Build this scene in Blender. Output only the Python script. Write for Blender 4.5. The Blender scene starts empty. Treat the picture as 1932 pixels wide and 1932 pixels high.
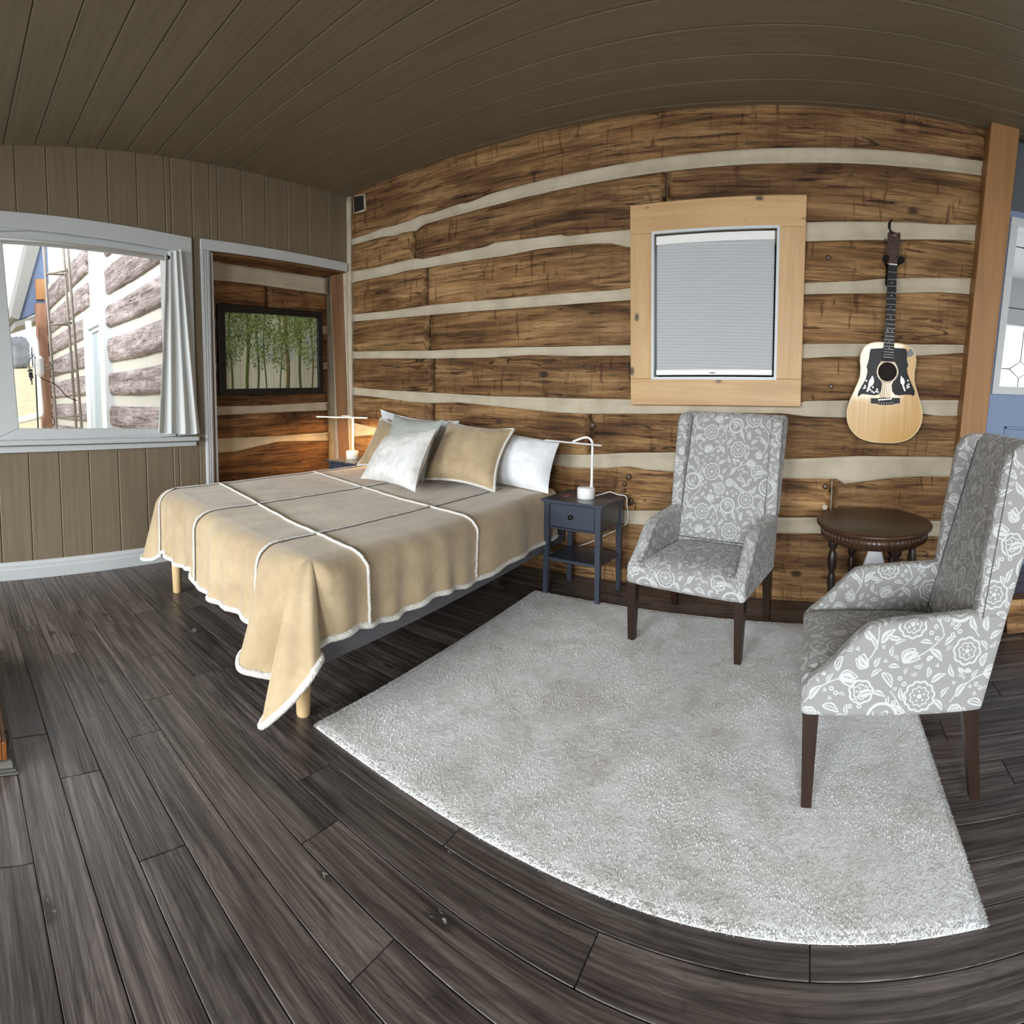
import bpy, bmesh, math, random
import numpy as np
from mathutils import Matrix, Vector, noise

random.seed(7)
SC = bpy.context.scene
COL = SC.collection
PI = math.pi

# ------------------------------------------------------------------ camera
# wide stitched view: central cylindrical projection, camera 1.2 m above the floor
CF, CY, CH = 1038.5, 811.2, 1.2
_y, _p, _r = 0.5484, -0.0715, -0.0113


def _rot(yaw, pitch, roll):
    cy, sy, cp, sp, cr, sr = math.cos(yaw), math.sin(yaw), math.cos(pitch), math.sin(pitch), math.cos(roll), math.sin(roll)
    base = np.array([[1, 0, 0], [0, 0, 1], [0, -1, 0]], float)
    rz = np.array([[cy, -sy, 0], [sy, cy, 0], [0, 0, 1]])
    rx = np.array([[1, 0, 0], [0, cp, -sp], [0, sp, cp]])
    rr = np.array([[cr, -sr, 0], [sr, cr, 0], [0, 0, 1]])
    return rz @ base @ rx @ rr


CR = _rot(_y, _p, _r)
cam = bpy.data.cameras.new('camera')
cam_o = bpy.data.objects.new('camera', cam)
COL.objects.link(cam_o)
SC.camera = cam_o
cam.type = 'PANO'
cam.panorama_type = 'CENTRAL_CYLINDRICAL'
cam.central_cylindrical_range_u_min = -966 / CF
cam.central_cylindrical_range_u_max = 966 / CF
cam.central_cylindrical_range_v_min = -(1932 - CY) / CF
cam.central_cylindrical_range_v_max = CY / CF
cam.central_cylindrical_radius = 1.0
cam.clip_start = 0.05
_m = Matrix.Identity(4)
for i in range(3):
    _m[i][0] = CR[i][0]
    _m[i][1] = -CR[i][1]
    _m[i][2] = -CR[i][2]
_m.translation = (0, 0, CH)
cam_o.matrix_world = _m


def ray(x, y):
    t = (x - 966) / CF
    return CR @ np.array([math.sin(t), (y - CY) / CF, math.cos(t)])


def onY(x, y, Y):
    d = ray(x, y)
    s = Y / d[1]
    return (d[0] * s, Y, CH + d[2] * s)


def onX(x, y, X):
    d = ray(x, y)
    s = X / d[0]
    return (X, d[1] * s, CH + d[2] * s)


# room planes, metres
D = 3.216          # log wall
LW = -3.63         # painted board wall
AX = -3.83         # log wall inside the alcove
CEIL = 2.86

# ------------------------------------------------------------------ world, daylight, exposure
SC.view_settings.view_transform = 'Standard'
SC.view_settings.look = 'None'
SC.view_settings.gamma = 1
SC.view_settings.use_curve_mapping = False
SC.view_settings.exposure = 0.18
w = bpy.data.worlds.new('overcast_sky')
SC.world = w
w.use_nodes = True
wn = w.node_tree
for n in list(wn.nodes):
    wn.nodes.remove(n)
_o = wn.nodes.new('ShaderNodeOutputWorld')
_b = wn.nodes.new('ShaderNodeBackground')
_b.inputs[0].default_value = (0.93, 0.965, 1.0, 1)
_b.inputs[1].default_value = 2.2
wn.links.new(_b.outputs[0], _o.inputs[0])


def area(name, loc, rot, sx, sy, power, col=(0.93, 0.97, 1.0), spread=180):
    l = bpy.data.lights.new(name, 'AREA')
    l.shape = 'RECTANGLE'
    l.size, l.size_y = sx, sy
    l.energy = power
    l.color = col
    l.spread = math.radians(spread)
    o = bpy.data.objects.new(name, l)
    COL.objects.link(o)
    o.location = loc
    o.rotation_euler = rot
    return o


# daylight entering the windows behind the camera (rear wall), beside it (right wall) and the left window
area('daylight_rear_sky', (1.2, -8.0, 4.7), (PI / 2, 0, 0), 10.0, 6.8, 6400)
area('daylight_right_window', (3.22, 0.3, 1.5), (PI / 2 - 0.6, 0, PI / 2), 1.8, 1.4, 14)
area('daylight_left_sky', (-6.2, .4, 5.4), (0, math.radians(-50), 0), 3.0, 3.0, 60)

# ------------------------------------------------------------------ helpers


class MB:
    def __init__(s):
        s.v, s.f, s.sm = [], [], []

    def add(s, vs, fs, smooth=False):
        k = len(s.v)
        s.v += [tuple(map(float, q)) for q in vs]
        s.f += [tuple(i + k for i in f) for f in fs]
        s.sm += [smooth] * len(fs)
        return s

    def hexa(s, p):
        # p: 4 front points (ccw seen from front), 4 back points
        return s.add(p, [(0, 1, 2, 3), (7, 6, 5, 4), (0, 4, 5, 1), (1, 5, 6, 2), (2, 6, 7, 3), (3, 7, 4, 0)])

    def box(s, x0, x1, y0, y1, z0, z1, b=0.0, M=None):
        if x0 > x1: x0, x1 = x1, x0
        if y0 > y1: y0, y1 = y1, y0
        if z0 > z1: z0, z1 = z1, z0
        b = min(b, (x1 - x0) * .45, (y1 - y0) * .45, (z1 - z0) * .45)
        if b <= 0:
            vs = [(x, y, z) for z in (z0, z1) for y in (y0, y1) for x in (x0, x1)]
            fs = [(0, 2, 3, 1), (4, 5, 7, 6), (0, 1, 5, 4), (2, 6, 7, 3), (0, 4, 6, 2), (1, 3, 7, 5)]
        else:
            vs, idx = [], {}
            for i, x in enumerate((x0, x1)):
                for j, y in enumerate((y0, y1)):
                    for k, z in enumerate((z0, z1)):
                        dx, dy, dz = (b if i == 0 else -b), (b if j == 0 else -b), (b if k == 0 else -b)
                        for a, q in enumerate(((x, y + dy, z + dz), (x + dx, y, z + dz), (x + dx, y + dy, z))):
                            idx[i, j, k, a] = len(vs)
                            vs.append(q)
            I = idx
            fs = []
            for i in (0, 1):
                q = [I[i, 0, 0, 0], I[i, 1, 0, 0], I[i, 1, 1, 0], I[i, 0, 1, 0]]
                fs.append(tuple(q if i else q[::-1]))
                q = [I[0, i, 0, 1], I[1, i, 0, 1], I[1, i, 1, 1], I[0, i, 1, 1]]
                fs.append(tuple(q[::-1] if i else q))
                q = [I[0, 0, i, 2], I[1, 0, i, 2], I[1, 1, i, 2], I[0, 1, i, 2]]
                fs.append(tuple(q if i else q[::-1]))
            for i in (0, 1):
                for j in (0, 1):
                    q = [I[i, j, 0, 0], I[i, j, 1, 0], I[i, j, 1, 1], I[i, j, 0, 1]]
                    fs.append(tuple(q[::-1] if i == j else q))
                    q = [I[i, 0, j, 0], I[i, 1, j, 0], I[i, 1, j, 2], I[i, 0, j, 2]]
                    fs.append(tuple(q if i == j else q[::-1]))
                    q = [I[0, i, j, 1], I[1, i, j, 1], I[1, i, j, 2], I[0, i, j, 2]]
                    fs.append(tuple(q[::-1] if i == j else q))
            for i in (0, 1):
                for j in (0, 1):
                    for k in (0, 1):
                        q = [I[i, j, k, 0], I[i, j, k, 1], I[i, j, k, 2]]
                        fs.append(tuple(q if (i + j + k) % 2 else q[::-1]))
        if M is not None:
            vs = [tuple(M @ Vector(q)) for q in vs]
        return s.add(vs, fs)

    def tube(s, pts, r, n=8, caps=True, closed=False, flat=1.0):
        pts = [Vector(p) for p in pts]
        m = len(pts)
        rs = r if isinstance(r, (list, tuple)) else [r] * m
        up = Vector((0, 0, 1))
        vs = []
        prev = None
        for i, p in enumerate(pts):
            if closed:
                t = pts[(i + 1) % m] - pts[i - 1]
            else:
                t = pts[min(i + 1, m - 1)] - pts[max(i - 1, 0)]
            t = t.normalized() if t.length > 1e-9 else Vector((0, 0, 1))
            if prev is None:
                a = t.cross(up)
                if a.length < .1: a = t.cross(Vector((1, 0, 0)))
            else:
                a = prev - t * prev.dot(t)
                if a.length < 1e-6: a = t.cross(up)
            a.normalize()
            prev = a
            b = t.cross(a)
            for k in range(n):
                c = 2 * PI * k / n
                vs.append(p + (a * math.cos(c) + b * math.sin(c) * flat) * rs[i])
        fs = []
        for i in range(m if closed else m - 1):
            for k in range(n):
                j = (i + 1) % m
                fs.append((i * n + k, i * n + (k + 1) % n, j * n + (k + 1) % n, j * n + k))
        s.add(vs, fs, True)
        if caps and not closed:
            k0 = len(s.v) - len(vs)
            s.f += [tuple(k0 + i for i in range(n))[::-1], tuple(k0 + (m - 1) * n + i for i in range(n))]
            s.sm += [False, False]
        return s

    def lathe(s, prof, n=20, c=(0, 0, 0), sx=1.0, sy=1.0, smooth=True):
        vs, fs = [], []
        for r, z in prof:
            for k in range(n):
                a = 2 * PI * k / n
                vs.append((c[0] + r * sx * math.cos(a), c[1] + r * sy * math.sin(a), c[2] + z))
        m = len(prof)
        for i in range(m - 1):
            for k in range(n):
                fs.append((i * n + k, i * n + (k + 1) % n, (i + 1) * n + (k + 1) % n, (i + 1) * n + k))
        s.add(vs, fs, smooth)
        k0 = len(s.v) - len(vs)
        s.f += [tuple(k0 + k for k in range(n))[::-1], tuple(k0 + (m - 1) * n + k for k in range(n))]
        s.sm += [False, False]
        return s

    def prism(s, poly, f0, f1):
        # poly: list of 2D points, f0/f1: functions 2D -> 3D for the two faces
        n = len(poly)
        vs = [f0(*p) for p in poly] + [f1(*p) for p in poly]
        fs = [tuple(range(n)), tuple(range(2 * n - 1, n - 1, -1))]
        fs += [(i, i + n, (i + 1) % n + n, (i + 1) % n) for i in range(n)]
        return s.add(vs, fs)

    def grid(s, nu, nv, fn, smooth=True, flip=False):
        vs = [fn(i / nu, j / nv) for j in range(nv + 1) for i in range(nu + 1)]
        w_ = nu + 1
        fs = []
        for j in range(nv):
            for i in range(nu):
                q = (j * w_ + i, j * w_ + i + 1, (j + 1) * w_ + i + 1, (j + 1) * w_ + i)
                fs.append(q[::-1] if flip else q)
        return s.add(vs, fs, smooth)

    def build(s, name, mat, parent=None, world=False, weld=0, kind=None, label=None):
        me = bpy.data.meshes.new(name)
        vs = s.v
        if world and parent is not None:
            l = parent.location
            pr = parent.parent
            while pr is not None:
                l = l + pr.location
                pr = pr.parent
            vs = [(q[0] - l.x, q[1] - l.y, q[2] - l.z) for q in vs]
        me.from_pydata(vs, [], s.f)
        me.polygons.foreach_set('use_smooth', s.sm)
        bm = bmesh.new()
        bm.from_mesh(me)
        if weld:
            bmesh.ops.remove_doubles(bm, verts=bm.verts, dist=weld)
        bmesh.ops.recalc_face_normals(bm, faces=bm.faces)
        bm.to_mesh(me)
        bm.free()
        if mat is not None:
            me.materials.append(mat)
        o = bpy.data.objects.new(name, me)
        COL.objects.link(o)
        if parent is not None:
            o.parent = parent
        if kind: o['kind'] = kind
        if label: o['label'] = label
        return o


def thing(name, label, cat, loc=(0, 0, 0), rz=0, group=None):
    o = bpy.data.objects.new(name, None)
    o.empty_display_size = .1
    COL.objects.link(o)
    o.location = loc
    o.rotation_euler = (0, 0, rz)
    o['label'] = label
    o['category'] = cat
    if group: o['group'] = group
    return o


def tag(o, label, cat, group=None):
    o['label'] = label
    o['category'] = cat
    if group: o['group'] = group
    return o


def struct(o, label=None, cat=None):
    o['kind'] = 'structure'
    if label: o['label'] = label
    if cat: o['category'] = cat
    return o


def empty_struct(name, label, cat):
    o = bpy.data.objects.new(name, None)
    COL.objects.link(o)
    return struct(o, label, cat)


def lerp(a, b, t): return a + (b - a) * t


def interp(poly, x):
    # poly sorted by first coordinate
    if x <= poly[0][0]: return poly[0][1]
    for a, b in zip(poly, poly[1:]):
        if x <= b[0]:
            return lerp(a[1], b[1], (x - a[0]) / max(1e-9, b[0] - a[0]))
    return poly[-1][1]


def smoothstep(a, b, x):
    t = min(1, max(0, (x - a) / (b - a)))
    return t * t * (3 - 2 * t)


def catmull(pts, n, closed=False):
    P = [Vector(p) for p in pts]
    out = []
    m = len(P)
    for i in range(m if closed else m - 1):
        p0, p1 = P[i - 1] if (closed or i) else P[0], P[i]
        p2 = P[(i + 1) % m]
        p3 = P[(i + 2) % m] if (closed or i + 2 < m) else P[-1]
        for k in range(n):
            t = k / n
            out.append(.5 * ((2 * p1) + (p2 - p0) * t + (2 * p0 - 5 * p1 + 4 * p2 - p3) * t * t + (3 * p1 - p0 - 3 * p2 + p3) * t ** 3))
    if not closed: out.append(P[-1])
    return out


def fbm(x, y, z, o=4):
    v, a = 0, .5
    for _ in range(o):
        v += a * noise.noise((x, y, z))
        x, y, z, a = x * 2.03, y * 2.03, z * 2.03, a * .5
    return v


# ------------------------------------------------------------------ materials


def s2l(c):
    return tuple((v / 255 / 12.92) if v / 255 <= .04045 else ((v / 255 + .055) / 1.055) ** 2.4 for v in c)


class NT:
    def __init__(s, name):
        s.m = bpy.data.materials.new(name)
        s.m.use_nodes = True
        s.t = s.m.node_tree
        s.b = s.t.nodes['Principled BSDF']
        s.out = s.t.nodes['Material Output']

    def n(s, typ, **kw):
        nd = s.t.nodes.new(typ)
        for k, v in kw.items():
            if k.startswith('i_'):
                key = k[2:]
                key = int(key) if key.isdigit() else key.replace('_', ' ')
                nd.inputs[key].default_value = v
            else:
                setattr(nd, k, v)
        return nd

    def l(s, a, b):
        s.t.links.new(a, b)

    def set(s, **kw):
        for k, v in kw.items():
            s.b.inputs[k.replace('_', ' ')].default_value = v

    def coord(s, scale=(1, 1, 1), rnd=True, kind='Object', rot=(0, 0, 0)):
        tc = s.n('ShaderNodeTexCoord')
        mp = s.n('ShaderNodeMapping')
        mp.inputs['Scale'].default_value = scale
        mp.inputs['Rotation'].default_value = rot
        s.l(tc.outputs[kind], mp.inputs['Vector'])
        if rnd:
            oi = s.n('ShaderNodeObjectInfo')
            mu = s.n('ShaderNodeMath', operation='MULTIPLY')
            mu.inputs[1].default_value = 53.0
            s.l(oi.outputs['Random'], mu.inputs[0])
            s.l(mu.outputs[0], mp.inputs['Location'])
        return mp.outputs['Vector']

    def noise(s, vec, scale, detail=4, rough=.55, dist=0):
        nd = s.n('ShaderNodeTexNoise')
        nd.inputs['Scale'].default_value = scale
        nd.inputs['Detail'].default_value = detail
        nd.inputs['Roughness'].default_value = rough
        nd.inputs['Distortion'].default_value = dist
        s.l(vec, nd.inputs['Vector'])
        return nd.outputs['Fac']

    def ramp(s, fac, stops):
        r = s.n('ShaderNodeValToRGB')
        e = r.color_ramp.elements
        while len(e) < len(stops): e.new(.5)
        for i, (p, c) in enumerate(stops):
            e[i].position = p
            e[i].color = (*c, 1) if len(c) == 3 else c
        s.l(fac, r.inputs[0])
        return r.outputs['Color']

    def mix(s, fac, a, b, mode='MIX'):
        m = s.n('ShaderNodeMix', data_type='RGBA', blend_type=mode)
        for sock, v in ((m.inputs[0], fac), (m.inputs[6], a), (m.inputs[7], b)):
            if hasattr(v, 'is_linked'):
                s.l(v, sock)
            elif isinstance(v, (int, float)):
                sock.default_value = v
            else:
                sock.default_value = (*v, 1)
        return m.outputs[2]

    def bump(s, h, strength=.3, dist=.01):
        b = s.n('ShaderNodeBump')
        b.inputs['Strength'].default_value = strength
        b.inputs['Distance'].default_value = dist
        s.l(h, b.inputs['Height'])
        s.l(b.outputs[0], s.b.inputs['Normal'])

    def math(s, op, a, b=None):
        m = s.n('ShaderNodeMath', operation=op)
        for i, v in enumerate((a, b)):
            if v is None: continue
            if hasattr(v, 'is_linked'): s.l(v, m.inputs[i])
            else: m.inputs[i].default_value = v
        return m.outputs[0]

    def color(s, c):
        if hasattr(c, 'is_linked'): s.l(c, s.b.inputs['Base Color'])
        else: s.b.inputs['Base Color'].default_value = (*c, 1)


def flat(name, rgb, rough=.5, metal=0, spec=.5, var=0.05, scale=40, coat=0):
    k = NT(name)
    c = s2l(rgb)
    f = k.noise(k.coord(), scale, 3)
    k.color(k.ramp(f, [(.3, tuple(v * (1 - var) for v in c)), (.7, tuple(min(1, v * (1 + var)) for v in c))]))
    k.set(Roughness=rough, Metallic=metal)
    k.b.inputs['Specular IOR Level'].default_value = spec
    if coat: k.b.inputs['Coat Weight'].default_value = coat
    return k.m


def log_mat(name, axis, dark, mid, light):
    k = NT(name)
    def sc(a, b):  # a along the log, b across it
        return (a, b, b) if axis == 'x' else (b, a, b)
    wob = k.noise(k.coord(sc(1.6, 2.5)), 1.0, 3, .5)
    n1 = k.noise(k.coord(sc(1.0, 11)), 1.0, 7, .64, .7)
    n2 = k.noise(k.coord(sc(2.6, 62)), 1.0, 5, .6, .5)
    n3 = k.noise(k.coord(sc(2.4, 3.0)), 1.3, 4, .55)
    n4 = k.noise(k.coord(sc(30, 5.0)), 1.0, 3, .5, .6)
    n7 = k.noise(k.coord(sc(1.9, 46)), 1.0, 3, .5, .9)
    base = k.ramp(n1, [(.30, dark), (.45, mid), (.62, light), (.8, tuple(min(1, c * 1.15) for c in light))])
    grain = k.ramp(n2, [(.30, (.30, .25, .21)), (.45, (.80, .77, .74)), (.60, (1.08, 1.06, 1.04))])
    c = k.mix(.9, base, grain, 'MULTIPLY')
    blotch = k.ramp(n3, [(.32, (.62, .58, .55)), (.52, (1, .99, .97)), (.68, (1.16, 1.13, 1.07))])
    c = k.mix(.8, c, blotch, 'MULTIPLY')
    adze = k.ramp(n4, [(.60, (1, 1, 1)), (.67, (.40, .33, .27))])
    am = k.ramp(n3, [(.40, (.15, .15, .15)), (.56, (.85, .85, .85))])
    c = k.mix(am, c, k.mix(1.0, c, adze, 'MULTIPLY'))
    lines = k.ramp(n7, [(.615, (1, 1, 1)), (.66, (.22, .16, .11))])
    c = k.mix(.85, c, lines, 'MULTIPLY')
    oi = k.n('ShaderNodeObjectInfo')
    r2 = k.ramp(oi.outputs['Random'], [(0, (.86, .84, .82)), (.5, (1, .98, .95)), (1, (1.14, 1.13, 1.10))])
    c = k.mix(1.0, c, r2, 'MULTIPLY')
    n5 = k.noise(k.coord(sc(.5, 9)), 1.0, 2, .4, 1.2)
    d5 = k.math('ABSOLUTE', k.math('SUBTRACT', n5, .5))
    crack = k.ramp(d5, [(.0, (.07, .05, .035)), (.009, (1, 1, 1))])
    g6 = k.ramp(k.noise(k.coord(sc(1.3, 4)), 1, 2), [(.50, (0, 0, 0)), (.56, (1, 1, 1))])
    c = k.mix(g6, c, k.mix(1.0, c, crack, 'MULTIPLY'))
    vo = k.n('ShaderNodeTexVoronoi')
    vo.inputs['Scale'].default_value = 2.3
    k.l(k.coord(sc(.7, 1.2)), vo.inputs['Vector'])
    kd = k.math('ADD', vo.outputs['Distance'], k.math('MULTIPLY', n2, .06))
    c = k.mix(k.ramp(kd, [(.07, (.85, .85, .85)), (.105, (0, 0, 0))]), c, s2l((44, 30, 20)))
    k.color(c)
    h = k.math('ADD', k.math('MULTIPLY', n2, .5), k.math('SUBTRACT', k.math('MULTIPLY', n1, .7), k.math('ADD', k.math('MULTIPLY', n4, .5), k.math('MULTIPLY', n7, .6))))
    k.bump(h, .8, .02)
    k.set(Roughness=.66)
    k.b.inputs['Specular IOR Level'].default_value = .3
    return k.m


def wood(name, axis, dark, light, rough=.5, freq=26, bump=.15, coat=0, ring=.5, knots=None):
    k = NT(name)
    s = {'x': (1.2, freq, freq), 'y': (freq, 1.2, freq), 'z': (freq, freq, 1.2)}[axis]
    n1 = k.noise(k.coord(s), 1.0, 5, .6, .5)
    c = k.ramp(n1, [(.3, s2l(dark)), (.68, s2l(light))])
    n2 = k.noise(k.coord((2, 2, 2)), 1.2, 3)
    c = k.mix(.35, c, k.ramp(n2, [(.3, (.8, .78, .76)), (.7, (1.1, 1.08, 1.05))]), 'MULTIPLY')
    if knots:
        vo = k.n('ShaderNodeTexVoronoi')
        vo.inputs['Scale'].default_value = knots
        vo.inputs['Randomness'].default_value = 1
        sk = {'x': (.55, 0, 1), 'y': (1, .55, 0), 'z': (1, 0, .55)}[axis]
        k.l(k.coord(sk), vo.inputs['Vector'])
        c = k.mix(k.ramp(vo.outputs['Distance'], [(.07, (1, 1, 1)), (.13, (0, 0, 0))]), c, s2l(tuple(v * .45 for v in dark)))
    k.color(c)
    k.bump(n1, bump, .004)
    k.set(Roughness=rough)
    if coat: k.b.inputs['Coat Weight'].default_value = coat
    return k.m


M = {}
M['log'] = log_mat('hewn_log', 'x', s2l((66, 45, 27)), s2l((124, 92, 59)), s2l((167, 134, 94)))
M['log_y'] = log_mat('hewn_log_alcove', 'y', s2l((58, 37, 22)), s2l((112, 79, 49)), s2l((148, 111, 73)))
k = NT('chinking')
n1 = k.noise(k.coord((3, 3, 3)), 2, 4)
k.color(k.ramp(n1, [(.3, s2l((172, 160, 138))), (.7, s2l((194, 183, 162)))]))
k.bump(k.noise(k.coord((1, 1, 1)), 60, 4), .25, .004)
k.set(Roughness=.85)
M['chink'] = k.m
M['board'] = wood('painted_board', 'z', (117, 105, 86), (131, 118, 98), .55, 40, .25)
M['white'] = flat('white_trim_paint', (198, 202, 204), .4, var=.02)
M['pine'] = wood('clear_pine', 'x', (184, 146, 98), (206, 171, 124), .5, 16, .1, knots=7)
M['pine_z'] = wood('clear_pine_upright', 'z', (184, 146, 98), (206, 171, 124), .5, 16, .1, knots=7)
M['timber'] = wood('timber_post_pine', 'z', (142, 100, 58), (168, 124, 78), .55, 14, .15, knots=2.6)
M['cornerpost'] = wood('corner_post_wood', 'z', (96, 66, 40), (134, 97, 62), .6, 30, .4)
k = NT('floor_planks')
oi = k.n('ShaderNodeObjectInfo')
n0 = k.noise(k.coord((.8, 5, 1)), 1.0, 3, .5, 2.2)
n1 = k.noise(k.coord((1.8, 60, 1)), 1.0, 6, .65, .6)
n2 = k.noise(k.coord((1.2, 6, 1)), 1.3, 5, .62, 1.8)
c = k.ramp(n1, [(.30, s2l((44, 38, 36))), (.48, s2l((82, 75, 72))), (.68, s2l((118, 111, 107)))])
c = k.mix(.85, c, k.ramp(n2, [(.32, (.52, .50, .49)), (.5, (.95, .94, .93)), (.68, (1.2, 1.19, 1.18))]), 'MULTIPLY')
rg_ = k.math('ABSOLUTE', k.math('SUBTRACT', k.math('FRACT', k.math('MULTIPLY', n0, 14.0)), .5))
c = k.mix(.35, c, k.ramp(rg_, [(.02, (.5, .48, .47)), (.2, (1.05, 1.05, 1.05))]), 'MULTIPLY')
c = k.mix(1.0, c, k.ramp(oi.outputs['Random'], [(0, (.80, .79, .78)), (.5, (1, .985, .965)), (1, (1.16, 1.15, 1.13))]), 'MULTIPLY')
vo = k.n('ShaderNodeTexVoronoi')
vo.inputs['Scale'].default_value = 3.4
k.l(k.coord((1, 2.0, 1)), vo.inputs['Vector'])
kd = k.math('ADD', vo.outputs['Distance'], k.math('MULTIPLY', n1, .12))
c = k.mix(k.ramp(kd, [(.15, (.8, .8, .8)), (.22, (0, 0, 0))]), c, s2l((46, 40, 37)))
fl_ = k.ramp(k.noise(k.coord((26, 60, 1)), 1.0, 3, .6), [(.58, (0, 0, 0)), (.66, (1, 1, 1))])
km = k.mix(1.0, k.ramp(kd, [(.10, (1, 1, 1)), (.20, (0, 0, 0))]), fl_, 'MULTIPLY')
c = k.mix(km, c, s2l((196, 190, 184)))
k.color(c)
k.bump(k.math('ADD', n1, rg_), .22, .003)
k.l(k.ramp(n2, [(.3, (.28, .28, .28)), (.7, (.42, .42, .42))]), k.b.inputs['Roughness'])
M['floor'] = k.m
k = NT('rug_pile')
n1 = k.noise(k.coord((1, 1, 1), rnd=False), 4.5, 5, .6, .8)
n2 = k.noise(k.coord((1, 1, 1), rnd=False), 38, 3, .6)
c = k.ramp(n1, [(.3, s2l((214, 211, 206))), (.5, s2l((231, 231, 230))), (.7, s2l((240, 241, 243)))])
c = k.mix(.35, c, k.ramp(n2, [(.3, (.72, .7, .68)), (.65, (1.05, 1.05, 1.05))]), 'MULTIPLY')
k.color(c)
k.set(Roughness=.95)
k.b.inputs['Sheen Weight'].default_value = .08
k.b.inputs['Specular IOR Level'].default_value = .1
M['rug'] = k.m
k = NT('tan_suede')
v = k.coord((1, 1, 1), rnd=False)
n1 = k.noise(v, 3.5, 5, .6, .4)
n2 = k.noise(v, 13, 4, .65, .8)
c = k.ramp(n1, [(.3, s2l((164, 144, 114))), (.7, s2l((190, 170, 138)))])
c = k.mix(.6, c, k.ramp(n2, [(.3, (.86, .84, .8)), (.7, (1.07, 1.07, 1.07))]), 'MULTIPLY')
k.color(c)
k.bump(n2, .25, .012)
k.set(Roughness=.9)
k.b.inputs['Sheen Weight'].default_value = .35
k.b.inputs['Specular IOR Level'].default_value = .15
M['suede'] = k.m
k = NT('sherpa_fleece')
n1 = k.noise(k.coord((1, 1, 1)), 160, 3)
k.color(k.ramp(n1, [(.3, s2l((208, 204, 196))), (.7, s2l((240, 238, 233)))]))
k.bump(n1, .8, .01)
k.set(Roughness=.95)
M['sherpa'] = k.m
k = NT('brown_seam_shadow')
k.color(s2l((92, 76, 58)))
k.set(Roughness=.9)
M['seam_shadow'] = k.m
k = NT('white_cotton')
n1 = k.noise(k.coord((1, 1, 1)), 9, 4, .6, 1)
k.color(k.ramp(n1, [(.3, s2l((222, 225, 230))), (.7, s2l((240, 243, 247)))]))
k.bump(n1, .35, .02)
k.set(Roughness=.85)
M['cotton'] = k.m
k = NT('white_crushed_velvet')
v = k.coord((1, 1, 1))
n1 = k.noise(v, 11, 6, .68, 1.6)
k.color(k.ramp(n1, [(.36, s2l((206, 205, 199))), (.48, s2l((224, 224, 221))), (.7, s2l((234, 235, 234)))]))
k.bump(n1, .3, .01)
k.set(Roughness=.6)
k.b.inputs['Sheen Weight'].default_value = .3
M['velvet'] = k.m
k = NT('sage_knit')
v = k.coord((1, 1, 1))
n1 = k.noise(v, 90, 2)
k.color(k.ramp(n1, [(.3, s2l((160, 167, 160))), (.7, s2l((186, 192, 185)))]))
k.bump(n1, .5, .006)
k.set(Roughness=.9)
M['sage'] = k.m
M['boxspring'] = flat('grey_box_spring_cloth', (92, 92, 96), .9, var=.06, scale=120)
M['birch'] = wood('birch_leg', 'z', (200, 168, 120), (220, 190, 144), .45, 20, .05)
M['navy'] = flat('slate_blue_paint', (62, 68, 80), .28, var=.03)
M['darkmetal'] = flat('dark_metal', (40, 42, 46), .3, metal=.8)
M['plastic'] = flat('white_plastic', (236, 236, 234), .35, var=.01)
M['black'] = flat('black_plastic', (12, 12, 13), .4, spec=.2, var=.05)
M['blackframe'] = flat('black_picture_frame', (13, 12, 13), .4, var=.1)
M['walnut'] = wood('dark_walnut', 'x', (52, 33, 22), (78, 52, 35), .32, 30, .1)
M['walnut_z'] = wood('dark_walnut_leg', 'z', (32, 20, 13), (50, 31, 20), .35, 30, .08)
M['doorblue'] = flat('blue_door_paint', (122, 141, 172), .4, var=.02)
M['wallblue_shade'] = flat('blue_wall_in_shade', (84, 88, 96), .6, var=.02)  # shade above the door put into this darker blue-grey
M['ceil'] = wood('painted_ceiling_board', 'x', (122, 112, 92), (136, 126, 105), .55, 40, .25)
M['plaster'] = flat('pale_wall_paint', (206, 200, 186), .8, var=.02)
M['brass'] = flat('aged_brass', (150, 120, 70), .35, metal=.9)
M['chrome'] = flat('polished_steel', (120, 120, 120), .4, metal=.8)
M['steel'] = flat('weathered_galvanised_steel', (168, 158, 148), .55, metal=.35, var=.15, scale=30)
M['lead'] = flat('dark_lead_came', (62, 62, 64), .5, var=.05)
M['cloth'] = None
k = NT('window_glass')
k.t.nodes.remove(k.b)
tr = k.n('ShaderNodeBsdfTransparent')
gl = k.n('ShaderNodeBsdfGlossy')
gl.inputs['Roughness'].default_value = .02
fr = k.n('ShaderNodeFresnel')
fr.inputs[0].default_value = 1.45
ms = k.n('ShaderNodeMixShader')
k.l(fr.outputs[0], ms.inputs[0]); k.l(tr.outputs[0], ms.inputs[1]); k.l(gl.outputs[0], ms.inputs[2])
k.l(ms.outputs[0], k.out.inputs[0])
M['glass'] = k.m
k = NT('curtain_cloth')
k.color(s2l((214, 218, 217)))
k.set(Roughness=.85)
k.b.inputs['Subsurface Weight'].default_value = 0
k.bump(k.noise(k.coord((1, 1, .3)), 60, 3), .15, .004)
M['curtain'] = k.m
k = NT('cellular_blind')
wv = k.n('ShaderNodeTexWave', wave_type='BANDS', bands_direction='Z')
wv.inputs['Scale'].default_value = 17
k.l(k.coord((1, 1, 1), rnd=False), wv.inputs['Vector'])
k.color(k.ramp(wv.outputs['Fac'], [(.0, s2l((178, 182, 184))), (1, s2l((190, 194, 197)))]))
k.set(Roughness=.8)
M['blind'] = k.m

# ================================================================== SETTING


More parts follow.
